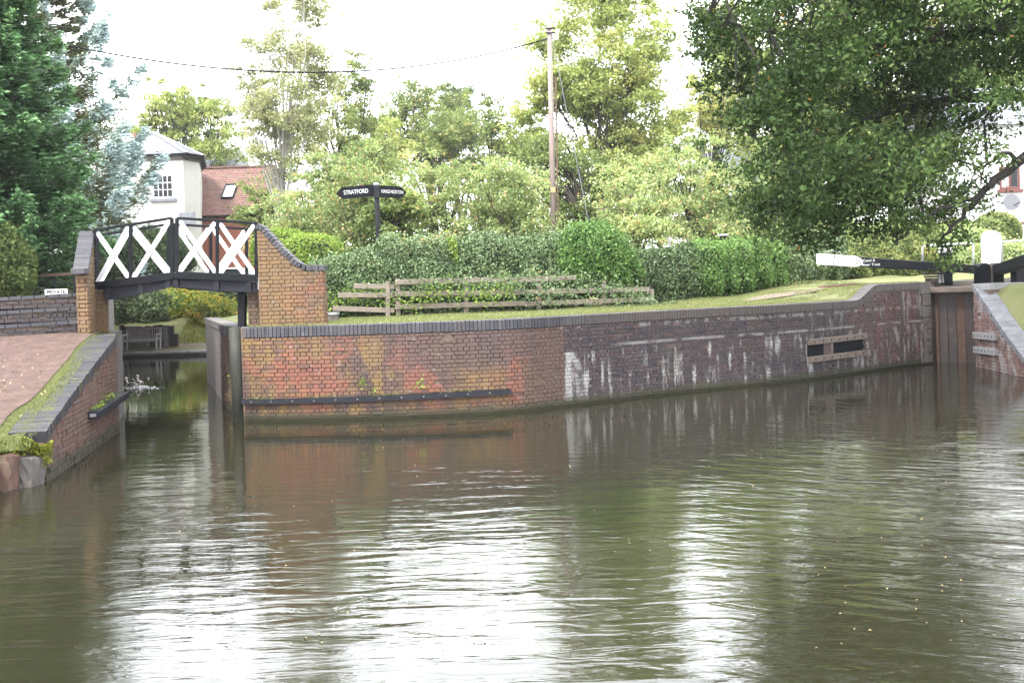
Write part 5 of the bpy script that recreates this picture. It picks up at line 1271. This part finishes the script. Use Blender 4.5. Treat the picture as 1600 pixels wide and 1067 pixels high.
# hanging lime climber on the hedge
def spray(name, label, cat, pxs, Y, n, size, mat, spread=.08, tb=.5):
    pts = []
    for (a, b), (c, d) in zip(pxs, pxs[1:]):
        for _ in range(n):
            t = random.random(); q = D(a + (c - a) * t, b + (d - b) * t, Y); pts.append(q + Vector((random.gauss(0, spread), random.gauss(0, spread * .6), random.gauss(0, spread))))
    root = empty(name, pts[-1], label, cat); leaf_mesh('foliage', [tuple(p) for p in pts], size, mat, root, tints(len(pts), tb), nrm=np.tile([0, -1, .3], (len(pts), 1)), updir=.5, aspect=.8)
    mb = MB(); mb.tube([D(a, b, Y + .06) for a, b in pxs], .008, 4); mb.build('stem', M['bark'], root); return root
spray('trailing_climber', 'lime green climber trailing down over the hedge and fence', 'climber', [(704, 372), (712, 400), (706, 440), (708, 480)], 24.2, 110, .075, M['leaf_lime'], .07)
spray('bramble', 'brambles pushing between the left fence rails', 'bramble', [(515, 478), (560, 458), (640, 472), (690, 452), (760, 465), (800, 450)], 22.9, 170, .06, M['leaf_lime'], .14, .3)
spray('bramble', 'brambles pushing between the right fence rails', 'bramble', [(770, 440), (850, 465), (930, 448), (985, 462), (1020, 478)], 23.5, 330, .06, M['leaf_ivy'], .16, .5)
spray('bramble', 'ivy stems crossing the top rail of the fence', 'ivy', [(545, 445), (600, 452), (700, 436), (760, 446), (830, 432), (930, 440)], 22.95, 200, .055, M['leaf_ivy'], .12, .5)
spray('bramble', 'ground ivy along the foot of the fence', 'ivy', [(530, 494), (640, 490), (780, 485), (900, 482), (1010, 476), (1060, 474)], 23.9, 130, .055, M['leaf_dark'], .09, .55)
# wall plants
for (px, py, n, lab) in ((565, 598, 40, 'small yellow-green fern low on the orange wall'), (655, 600, 30, 'tiny creeper hanging at the fender on the orange wall'), (585, 612, 9, 'tiny weed above the middle of the fender rail')):
    q = D(px, py, 18.35); pts = [(q.x + random.gauss(0, .05), q.y, q.z + random.gauss(0, .06)) for _ in range(n)]; o = leaf_mesh('foliage', pts, .05, M['leaf_lime'], empty('wall_fern', q, lab, 'fern'))
pts = []
for _ in range(600):
    s = random.uniform(.1, WP.near(P(790, 644).x)); p, tg = WP.at(s); i_ = s / WP.near(P(798, 644).x) * 25
    if math.sin(s * 5) + random.gauss(0, .6) < .3: continue
    nb = Vector((-tg.y, tg.x)); q = p - nb * random.uniform(0, .08); pts.append((q.x, q.y, zf(i_) + .05 + random.random() * .03))
o = leaf_mesh('weeds', pts, .035, M['grass'], None); tag(o, 'thin weeds along the top of the fender rail', None, None, 'stuff')
pts = []
for _ in range(150):
    t = random.random()
    p = LW.at(LW.L * (.52 + .46 * t))[0]; n0 = Vector((-LWd.y, LWd.x)); q = p - n0 * random.uniform(.02, .15); pts.append((q.x, q.y, .64 + random.random() * (.12 if .3 < t < .8 else .03)))
tag(leaf_mesh('rail_weeds', pts, .045, M['leaf_lime'], None), 'green weeds growing on the left fender rail', 'weeds')
pts = []
for _ in range(140):
    pts.append((random.uniform(-5.75, -5.35), random.uniform(19.7, 20.3), random.uniform(.2, .8)))
tag(leaf_mesh('recess_weeds', pts, .05, M['leaf_lime'], None), 'ferny weeds in the dark recess beside the upright post', 'weeds')
# moss over the edging stones at lower left
pts = []
for _ in range(5200):
    px = random.uniform(-60, 82); pyb = 690 + 6 * math.sin(px * .12) + random.random() ** 1.7 * (34 if 22 < px < 40 or px > 66 else 20); q = D(px, pyb, 13.05 + random.uniform(-.05, .25) + max(0, (60 - px)) * -.004)
    pts.append((q.x, q.y, q.z))
tag(leaf_mesh('moss_mat', pts, .035, M['moss'], None), 'thick yellow moss draped over the edging stones at lower left', 'moss')

# grass blades
def grass(name, samp, n, h, mat, label):
    P_ = np.array([samp() for _ in range(n)]); ax_ = np.tile([0, 0, 1.0], (n, 1)) + rng.normal(size=(n, 3)) * .45
    P_[:, 2] += h * .35; o = leaf_mesh(name, P_, h, mat, None, tints(n, .5, .2, .0), aspect=.16, axis=ax_, updir=.1); tag(o, label, None, None, 'stuff'); return o
def s_island():
    s = random.random() * WP.L; p, tg = WP.at(s); nb = Vector((-tg.y, tg.x)); d = .26 + random.random() ** 1.6 * 4.5; q = p + nb * d; return (q.x, q.y, zg(q.x, q.y) if d > .8 else (wtop(s) - .02) * (1 - (d - .26) / .54) + zg(q.x, q.y) * (d - .26) / .54)
grass('grass', s_island, 52000, .06, M['grass'], 'short lawn grass behind the canal coping')
def s_left():
    t = random.uniform(-.12, 1.0); p = LN + (LF - LN) * t; w_ = .95 - .45 * t; d = .24 + .2 * max(0, t) + random.random() ** 1.3 * (w_ * .62 if t > 0 else 1.0) - (random.random() < .22) * random.random() * .2; y = p.y; x = p.x - d; return (x, y, lz(y) - .02 + .03 * math.sin(x * 1.7) * math.sin(y * 1.3) + .035 * max(0, 1 - max(0, t) * 1.1))
grass('grass', s_left, 30000, .05, M['grass'], 'grass verge between the gravel path and left coping')
def s_right():
    s = random.uniform(0, RW.L * .75); p, tg = RW.at(s); u = random.random() ** 2 * .25; z0_ = zr_(s) - .02; return (p.x + .5 + 26 * u, p.y + .42 * 26 * u * .35, z0_ + (2.03 - z0_) * min(1, u * 10) ** .7)
grass('grass', s_right, 14000, .07, M['grass'], 'grass on the right bank by the lock coping')
def s_far():
    x = random.uniform(-14.4, -10.5); y = random.uniform(42.3, 44); return (x, y, .2 + max(0, (y - 42.2) / 3.5) * 2.1)
grass('grass', s_far, 4000, .14, M['leaf_autumn'], 'rough leaf strewn grass on the far bank')

# -------- trees
tree('birch_tree', 'tall airy silver-trunked tree with pale leaves beyond the red roof', 'tree', (*D(446, 350, 48).xy, 2.2), [E(448, 225, 48, 2.3, 2.0, 1.9), E(448, 150, 48, 2.4, 2, 3), E(455, 50, 48, 1.8, 1.6, 3.2), E(460, -30, 48, 1.0, 1, 2)], M['leaf_pale'], M['bark_pale'], 120, 210, .15, .65, .13, seed=21, th=11.5, tbase=.5)
tree('ash_tree', 'very tall yellow-green tree behind the telegraph pole', 'tree', (*D(945, 380, 50).xy, 2.4), [E(940, 90, 50, 3.9, 3, 3.6), E(880, 200, 50, 2.3, 2.2, 2.6), E(1010, 180, 50, 1.9, 2, 2.4), E(950, 250, 50, 2.6, 2, 1.8), E(930, -40, 51, 3.0, 2.5, 2.4), E(845, 110, 50, 1.3, 1.5, 1.8)], M['leaf_yellow'], M['bark'], 200, 330, .17, .8, .2, seed=22, split=.3, th=11)
tree('ivy_clad_tree', 'darker leafy tree low behind the pole beneath the yellow crown', 'tree', (*D(915, 380, 45).xy, 2.2), [E(905, 290, 45, 1.9, 1.5, 2.0), E(850, 250, 46, 1.1, 1.2, 1.4), E(960, 310, 45, 1.3, 1.3, 1.3)], M['leaf_mid'], M['bark'], 55, 260, .14, .6, .3, seed=23, tbase=.35)
tree('maple_tree', 'green tree with pale clumps right of the silver birch', 'tree', (*D(530, 380, 60).xy, 2.4), [E(520, 210, 60, 3.2, 2.5, 3.4), E(550, 130, 60, 1.4, 1.5, 2.4), E(560, 260, 58, 2.6, 2, 2.0), E(450, 290, 57, 1.6, 1.6, 1.6)], M['leaf_mid'], M['bark'], 70, 250, .18, .85, .3, seed=24, tbase=.55, rare=.03)
tree('chestnut_tree', 'olive tree rising in the middle gap of the skyline', 'tree', (*D(665, 380, 75).xy, 2.8), [E(665, 195, 75, 3.8, 3, 3.2), E(655, 160, 75, 1.2, 1.3, 2.2), E(700, 220, 74, 3, 2.4, 2)], M['leaf_mid'], M['bark'], 60, 250, .22, 1.0, .35, seed=25, tbase=.55, rare=.05)
tree('pine_tree', 'distant blue-green pine behind the middle of the skyline', 'tree', (*D(718, 380, 95).xy, 3), [E(718, 175, 95, 3.0, 2.6, 2.2), E(705, 210, 95, 4.0, 2.6, 2.2)], M['leaf_dark'], M['bark'], 40, 200, .28, .9, .35, seed=26, tbase=.85)
tree('lime_tree', 'yellow-green tree in the skyline behind the white house roof', 'tree', (*D(290, 380, 72).xy, 2.5), [E(300, 190, 72, 3.4, 2.5, 2.4), E(260, 175, 72, 2.2, 2, 2.2), E(345, 220, 72, 2.2, 2, 2.0), E(230, 220, 72, 2.2, 2, 1.6)], M['leaf_yellow'], M['bark'], 62, 250, .2, .85, .3, seed=27, tbase=.42)
tree('holm_oak_tree', 'dark tree peeping over the yellow-green tree near the house', 'tree', (*D(325, 380, 85).xy, 2.5), [E(325, 190, 85, 2.4, 2, 2.0)], M['leaf_dark'], M['bark'], 24, 220, .24, .8, .3, seed=28, tbase=.4)
tree('robinia_tree', 'very tall yellow-green tree glowing through the gaps of the oak', 'tree', (*D(1260, 380, 60).xy, 3), [E(1230, 60, 60, 5.0, 3.4, 5.2), E(1390, 90, 61, 4.2, 3, 5.0), E(1290, 220, 59, 5.5, 3, 3.4), E(1520, 90, 64, 4.2, 3, 4.4)], M['leaf_yellow'], M['bark'], 190, 330, .21, 1.05, .35, seed=31, tbase=.45, th=16)
tree('golden_tree', 'pale golden tree left of the hanging oak leaves', 'tree', (*D(1115, 380, 62).xy, 3), [E(1110, 150, 62, 1.7, 1.6, 1.9), E(1140, 190, 62, 1.5, 1.4, 1.3), E(1090, 200, 62, 1.5, 1.5, 1.4)], M['leaf_yellow'], M['bark'], 40, 260, .17, .6, .25, seed=29, tbase=.7)
tree('cedar_tree', 'tall dark conifer behind the golden tree', 'tree', (*D(1115, 380, 85).xy, 3), [E(1120, 110, 85, 2.6, 2.4, 4.6), E(1150, 220, 85, 3, 2.5, 3), E(1105, 60, 85, 1.6, 1.6, 2.2)], M['leaf_dark'], M['bark'], 60, 220, .26, .9, .4, seed=30, tbase=.8)
for i, (px, py, Y, r_, lab, tb, rare) in enumerate(((560, 300, 36, (2.2, 1.6, 1.9), 'fruit tree with reddening leaves behind the fingerpost', .45, .06), (470, 330, 38, (1.9, 1.5, 1.5), 'young fruit tree with yellowing leaves between abutment and fingerpost', .5, .06),
        (690, 310, 38, (2.1, 1.6, 1.8), 'pale leafy fruit tree right of the fingerpost', .55, .04), (790, 310, 37, (1.9, 1.6, 1.8), 'fresh green orchard tree just left of the telegraph pole', .55, .03),
        (990, 320, 36, (1.9, 1.6, 1.8), 'pale green orchard tree right of the telegraph pole', .55, .04), (1080, 300, 38, (2.4, 1.7, 2.1), 'wide yellow-speckled orchard tree in the middle right', .55, .06), (1180, 300, 40, (2.6, 1.8, 2.0), 'orchard tree half hidden by the hanging oak leaves', .5, .04), (1285, 320, 42, (2.8, 1.8, 1.9), 'orchard tree behind the oak boughs, left of the white beam end', .5, .03))):
    tree('fruit_tree', lab, 'tree', (*D(px, 400, Y).xy, 2.0), [E(px, py, Y, *r_), E(px + 8, py + 45, Y - .4, r_[0] * .95, r_[1], r_[2] * .7)], M['leaf_shrub'], M['bark'], 60, 260, .105, .55, .13, 'orchard trees behind the hedge', seed=40 + i, tbase=tb, rare=rare, shell=.35, split=.15)
for i, (px, py, Y, r_, m_, lab) in enumerate(((610, 330, 34, (1.2, 1, 1.3), 'leaf_mid', 'dark-leaved shrub directly behind the fingerpost'), (760, 230, 65, (4, 3, 3.2), 'leaf_mid', 'broad mid-green tree left of the telegraph pole top'), (1030, 250, 60, (3.4, 2.6, 2.6), 'leaf_shrub', 'light green tree right of the tall yellow crown'),
        (1400, 250, 62, (4.5, 3, 4.5), 'leaf_shrub', 'light tree seen through the oak boughs near the right'), (1480, 200, 75, (4.5, 3, 6), 'leaf_mid', 'tall tree behind the white house corner'), (1250, 180, 78, (5, 3, 6), 'leaf_mid', 'tall green tree behind the oak boughs'), (600, 235, 66, (2.6, 2, 2.0), 'leaf_yellow', 'small pale tree at the notch of the skyline'),
        (412, 325, 50, (1.1, 1.1, 1.4), 'leaf_mid', 'green maple at the right end of the red roof'), (100, 300, 80, (9, 4, 8), 'leaf_dark', 'dark woodland tree behind the left conifers'), (560, 330, 58, (4, 2, 2), 'leaf_mid', 'green thicket tree beneath the skyline maple'), (830, 350, 52, (4, 2, 2.2), 'leaf_mid', 'mid-green thicket tree behind the orchard'), (1150, 340, 55, (5, 2, 2.2), 'leaf_shrub', 'pale thicket tree at the back right of the orchard'))):
    tree('garden_tree', lab, 'tree', (*D(px, 400, Y).xy, 2.2 if Y < 70 else 3), [E(px, py, Y, *r_)], M[m_], M['bark'], int(26 + 3.2 * r_[0] * r_[2]), 230, .13 + Y * .0012, .45 + .08 * r_[0], .2, seed=60 + i, tbase=.5, shell=.4, rare=.02 if m_ != 'leaf_shrub' else .01)

# conifers: tiers of boughs carrying drooping sprays
def conifer(name, label, base, h, rad, mat, seed, nb_, tip, leafsize, az=(0, 2 * math.pi), rise=.25, droop=.25, dens=1.0, trunk=.3, inner=.15, outer=.85, aspect=.3):
    g = np.random.default_rng(seed); base = np.array(base, float); root = empty(name, tuple(base), label, 'tree')
    pts, ax, tn = [], [], []; lm = MB()
    for k in range(nb_):
        t = (k + g.random()) / nb_; z = h * (0.03 + .95 * t); R0 = rad * (1 - t) ** .75 * g.uniform(.72, 1.12) + .15
        a = g.uniform(*az); d = np.array([math.cos(a), math.sin(a), 0]); side = np.array([-d[1], d[0], 0])
        s = base + np.array([0, 0, z]); L = R0
        def curve(u): return s + d * L * u + np.array([0, 0, L * (rise * u - droop * np.sin(u * 3.1))]) + np.array([0, 0, .12 * L * u * u])
        lm.tube([Vector(curve(u)) for u in (0, .3, .6, .95)], [.05 * (1 - t) + .015, .035 * (1 - t) + .01, .02, .006], 4, cap=False)
        m = int(dens * (60 + 300 * L / rad * (1.0 if L > .5 else .5)))
        ns = max(5, int(L * 9)); 
        for q in range(ns):
            u = (g.random() ** .7) * .97 + .05; c0 = curve(u); w = (1.08 - u) * L * .42 + .1; sd_ = g.choice([-1, 1]); dd = d * .75 + side * sd_ * g.uniform(.3, 1.0); dd /= np.linalg.norm(dd)
            mm = max(4, int(m / ns)); v = g.random(mm) ** .8; pp = c0 + dd * (v * w)[:, None] + g.normal(size=(mm, 3)) * np.array([.035, .035, .04]) * (1 + L * .3); pp[:, 2] -= v * w * .18
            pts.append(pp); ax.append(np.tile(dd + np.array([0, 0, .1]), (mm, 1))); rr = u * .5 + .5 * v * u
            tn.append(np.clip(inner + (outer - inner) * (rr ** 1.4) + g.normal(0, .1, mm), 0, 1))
    pts = np.concatenate(pts); ax = np.concatenate(ax); tn = np.concatenate(tn)
    leaf_mesh('crown', pts, leafsize, mat, root, tn, aspect=aspect, axis=ax, updir=.4)
    lm.build('boughs', M['bark'], root); mb = MB(); mb.tube([Vector(base), Vector(base) + Vector((0, 0, h))], [trunk, .03], 10); mb.build('trunk', M['bark'], root, smooth=True)
b_ = D(-18, 400, 22); conifer('cypress_tree', 'dark green conifer filling the upper left corner', (b_.x - .2, 22, 2.4), 12.2, 2.35, M['needles_green'], 5, 330, .5, .15, rise=.2, droop=.1, dens=2.1, aspect=.34, inner=.05, outer=.8)  # low inner tint puts shade into the colour of the inner sprays
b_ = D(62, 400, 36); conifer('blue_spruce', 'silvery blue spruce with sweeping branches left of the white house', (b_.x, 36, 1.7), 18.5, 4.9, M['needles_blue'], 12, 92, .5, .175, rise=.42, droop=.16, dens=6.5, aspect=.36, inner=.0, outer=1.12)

# the overhanging oak on the right bank
def oak():
    g = np.random.default_rng(77); base = Vector((13.2, 17.5, 1.9)); root = empty('oak_tree', base, 'dark green oak whose boughs hang into the upper right over the canal', 'tree')
    poly = [(1100, 40), (1105, -60), (1150, -160), (1500, -300), (1950, -330), (1980, 220), (1700, 140), (1600, 118), (1565, 138), (1515, 180), (1490, 255), (1470, 335), (1430, 330), (1400, 325), (1350, 318), (1300, 325), (1262, 340), (1215, 325), (1190, 290), (1180, 220), (1150, 150), (1120, 90)]
    def inside(x, y):
        c = False
        for (a, b), (e, f) in zip(poly, poly[1:] + poly[:1]):
            if (b > y) != (f > y) and x < (e - a) * (y - b) / (f - b) + a: c = not c
        return c
    C = []
    XY = []
    while len(C) < 240:
        cand = [(g.uniform(1090, 1980), g.uniform(-330, 400)) for _ in range(14)]; cand = [q for q in cand if inside(*q)][:4]
        if cand:
            x, y = max(cand, key=lambda q: min([1e9] + [math.hypot(q[0] - e[0], q[1] - e[1]) for e in XY])); XY.append((x, y))
            Y = g.uniform(15.5, 20.5); C.append((D(x, y, Y), g.uniform(.36, .68)))
    for (x, y, s) in ((1470, 345, .28), (1478, 380, .22), (1472, 410, .18), (1300, 378, .16), (1210, 355, .28), (1240, 365, .24), (1265, 375, .2), (1375, 360, .25), (1395, 340, .3), (1345, 350, .25), (1430, 350, .2), (1495, 320, .25), (1515, 290, .25), (1170, 200, .25), (1160, 175, .2), (1122, 60, .3), (1108, 30, .25), (1095, 15, .18), (1190, 310, .25), (1185, 340, .18)):
        C.append((D(x, y, 17.5 + g.uniform(-.5, .5)), s))
    pts, tn = [], []
    for c, s in C:
        c = np.array(c); m = int(620 * (s / .5) ** 1.7) + 40; ns = max(3, m // 26); sub = c + g.normal(size=(ns, 3)) * s * np.array([.75, .7, .38]); idx = g.integers(0, ns, m)
        pts.append(sub[idx] + g.normal(size=(m, 3)) * np.array([.11, .11, .08])); tn.append(np.clip(g.normal(.48 + g.normal(0, .17), .16, m), 0, .84))
    pts = np.concatenate(pts); tn = np.concatenate(tn); tn[g.random(len(tn)) < .002] = 1
    leaf_mesh('crown', pts, .076, M['leaf_oak'], root, tn, shape='oak', aspect=.6, updir=.35)
    mb = MB(); mb.tube([base - Vector((0, 0, .4)), base + Vector((-.1, 0, 2)), base + Vector((-.4, -.1, 5)), base + Vector((-.6, 0, 9)), base + Vector((-.5, .2, 13))], [.55, .45, .38, .25, .08], 12); mb.build('trunk', M['bark_dark'], root, smooth=True)
    lb = MB()
    majors = [([base + Vector((-.4, 0, 5)), D(1750, 150, 17), D(1590, 255, 17.3), D(1540, 300, 17.4), D(1500, 340, 17.5), D(1475, 372, 17.5), D(1470, 412, 17.5)], [.22, .15, .085, .06, .04, .022, .006]),
              ([base + Vector((-.4, 0, 5.6)), D(1780, 60, 18), D(1600, 47, 18), D(1490, 55, 18), D(1420, 40, 18), D(1340, 10, 18)], [.24, .16, .10, .075, .05, .02]),
              ([base + Vector((-.4, 0, 5.2)), D(1720, 130, 18.5), D(1560, 150, 18.6), D(1440, 165, 18.4), D(1330, 200, 18.2), D(1240, 260, 18), D(1210, 330, 17.8)], [.22, .15, .10, .08, .055, .035, .01]),
              ([D(1440, 165, 18.4), D(1370, 230, 18), D(1320, 290, 17.7), D(1310, 350, 17.6), D(1300, 420, 17.6)], [.06, .045, .03, .018, .005]),
              ([D(1540, 300, 17.4), D(1470, 330, 17.3), D(1420, 355, 17.3), D(1385, 395, 17.3)], [.045, .03, .02, .006]),
              ([D(1490, 55, 18), D(1380, 75, 17.5), D(1260, 60, 17.2), D(1150, 40, 17), D(1095, 15, 17)], [.06, .045, .035, .02, .005]),
              ([D(1590, 255, 17.3), D(1560, 240, 17), D(1530, 272, 17), D(1545, 300, 16.9)], [.04, .03, .015, .005])]
    for p_, r_ in majors:
        q = catmull(p_, 4); rr = np.interp(np.linspace(0, 1, len(q)), np.linspace(0, 1, len(r_)), r_); q = [v + Vector(g.normal(size=3)) * .03 for v in q]; lb.tube(q, list(rr), 7, cap=False)
    lb.build('boughs', M['bark_dark'], root, smooth=True)
    tb_ = MB(); nodes = [v for p_, r_ in majors for v in catmull(p_, 4)]
    for c, s in C:
        n0 = min(nodes, key=lambda v: (v - c).length + g.uniform(0, .5)); mid = n0.lerp(c, .5) + Vector(g.normal(size=3)) * .12; L = (c - n0).length; tb_.tube([n0, mid, c, c + (c - mid).normalized() * s * .8 + Vector((0, 0, -.1))], [.012 + .008 * L, .01 + .004 * L, .008, .003], 4, cap=False)
    tb_.build('twigs', M['bark_dark'], root)
oak()

# ================================================================= SMALL THINGS
# posts seen over the hedge
mb = MB(); a = D(1045, 392, 30); mb.bar(D(1049, 396, 30), D(1044.5, 371, 30), .07, .07, up=Vector((0, 1, 0))); tag(mb.build('white_post', M['greywood'], None), 'pale leaning post poking out of the hedge in the middle right', 'post')
bt = empty('bird_table', D(1131, 392, 31), 'small dark bird box with pale lid above the hedge', 'bird box'); q = D(1131, 372, 31)
mb = MB(); mb.box((q.x - .09, 31, q.z - .35), (q.x + .07, 31.15, q.z + .07)); mb.build('box', M['black'], bt); mb = MB(); mb.box((q.x - .15, 30.95, q.z + .075), (q.x + .13, 31.2, q.z + .12)); mb.build('lid', M['white'], bt)
# worn path and red brick edging on the lawn
rows = []
for (xa, ya, xb, yb_) in ((1160, 474, 1175, 467.5), (1190, 470, 1205, 462), (1230, 465, 1245, 456.5), (1270, 459.5, 1290, 451.5)):
    r = []
    for t in np.linspace(0, 1, 4):
        p = on_lawn(xa + (xb - xa) * t, ya + (yb_ - ya) * t)
        r.append((p.x, p.y, zg(p.x, p.y) + .035))
    rows.append(r)
sheet('worn_path', rows, M['paleleaf_path'])
be = empty('brick_edging', (8.2, 27, 2), 'short line of red edging bricks across the lawn near the beam', 'edging')
for k in range(9):
    px = 1282 + k * 7; py = 450.2 - k * .55; p = on_lawn(px, py)
    mb = MB(); z = zg(p.x, p.y); mb.box((p.x - .07, p.y - .16, z), (p.x + .07, p.y + .16, z + .05)); mb.build('brick', M['tile'], be)
# ducks
def duck(x, y, rz, label, mat, pose):
    r_ = empty('duck', (x, y, 0), label, 'duck', None, rz)
    def loc(mb, name, m, smooth=True): return mb.build(name, m, r_, smooth=smooth, world=False)
    mb = MB(); Mx = Matrix.Rotation(R(90), 3, 'Y')
    mb.lathe((-.2, 0, .06), [(.008, 0), (.05, .06), (.085, .14), (.095, .24), (.08, .34), (.05, .40), (.01, .43)], 12, Mx)
    mb.tube([(.15, 0, .09), (.2, 0, .16), (.21, 0, .22)], [.05, .032, .03], 8); mb.lathe((.22, 0, .20), [(.01, 0), (.035, .02), (.042, .05), (.03, .08), (.008, .095)], 10)
    mb.tube([(-.18, 0, .08), (-.26, 0, .13)], [.04, .012], 6); loc(mb, 'body', mat)
    mb = MB(); mb.tube([(.25, 0, .245), (.30, 0, .235), (.325, 0, .23)], [.018, .02, .012], 6); loc(mb, 'bill', M['bill'])
    for sg_ in (-1, 1):
        mb = MB(); mb.tube([(.1, sg_ * .085, .1), (-.05, sg_ * (.11 + pose * .1), .12 + pose * .06), (-.2, sg_ * (.07 + pose * .08), .12)], [.02, .045, .01], 8); loc(mb, 'wing', M['feather_dark'])
q = P(208, 606); duck(q.x, q.y, 2.8, 'left duck splashing in the arm under the bridge', M['feather_pale'], .3)
q = P(219, 603); duck(q.x, q.y, 2.2, 'right duck with raised head splashing in the arm', M['feather_pale'], 1)
# splash foam round the ducks
M['foam'] = plain('white_foam', (.8, .8, .8), .4, .1)
pts = [];
for _ in range(500):
    a = random.gauss(0, 10); q = P(215 + a * 1.2, 606 + random.gauss(0, .9)); pts.append((q.x, q.y, random.random() * .05 * math.exp(-abs(a) / 8)))
o = leaf_mesh('splash', pts, .07, M['foam'], None, updir=.9, aspect=.5); tag(o, 'white splash of water around the two ducks', None, None, 'stuff')
# floating leaves and specks
pts = []
for _ in range(230):
    x = random.uniform(200, 1580); y = 600 + random.random() ** 1.5 * 420
    q = P(x, y); 
    if q.y > 17.6 + max(0, q.x - 1) * .55: continue
    pts.append((q.x, q.y, .006))
n = len(pts); o = leaf_mesh('floating_leaves', pts, .022, M['leafbrown'], None, updir=.98, nrm=np.tile([0, 0, 1.0], (n, 1)), axis=np.column_stack([rng.normal(size=n), rng.normal(size=n), np.zeros(n)])); tag(o, 'scattered leaves floating on the canal', None, None, 'stuff')
# thin line of scum where the left wall meets the water
mb = MB(); mb.tube([Vector((*(p_ + Vector((LWd.y, -LWd.x)) * .03), .008)) for p_ in (LWpts[1], LWpts[2])] + [Vector((*(LF + Vector((LWd.y, -LWd.x)) * .05), .008))], .004, 5); tag(mb.build('scum_line', M['stone'], None), 'pale floating line along the foot of the left wall', 'debris line')
# fallen leaves on the verge
pts = []
for _ in range(170):
    x, y, z = s_left(); pts.append((x - random.random() * 1.2, y, z + .035))
o = leaf_mesh('fallen_leaves', pts, .05, M['leafbrown'], None, updir=.95); tag(o, 'fallen brown leaves on verge and path', None, None, 'stuff')

# ================================================================= HAZE
HD = 0.00025  # density of the volume added to pale the background
hm_ = bpy.data.materials.new('pale_air'); hm_.use_nodes = True; ht = hm_.node_tree; ht.nodes.clear()
pv = ht.nodes.new('ShaderNodeVolumePrincipled'); pv.inputs['Color'].default_value = (0.95, 0.97, 1, 1); pv.inputs['Density'].default_value = HD; pv.inputs['Anisotropy'].default_value = 0.2
ho_ = ht.nodes.new('ShaderNodeOutputMaterial'); ht.links.new(pv.outputs[0], ho_.inputs['Volume'])
if HD > 0:
    mb = MB(); mb.box((-320, -75, -1.9), (320, 345, 34)); o = mb.build('haze', hm_, None); tag(o, 'thin pale haze volume added to wash out the background', None, None, 'stuff')
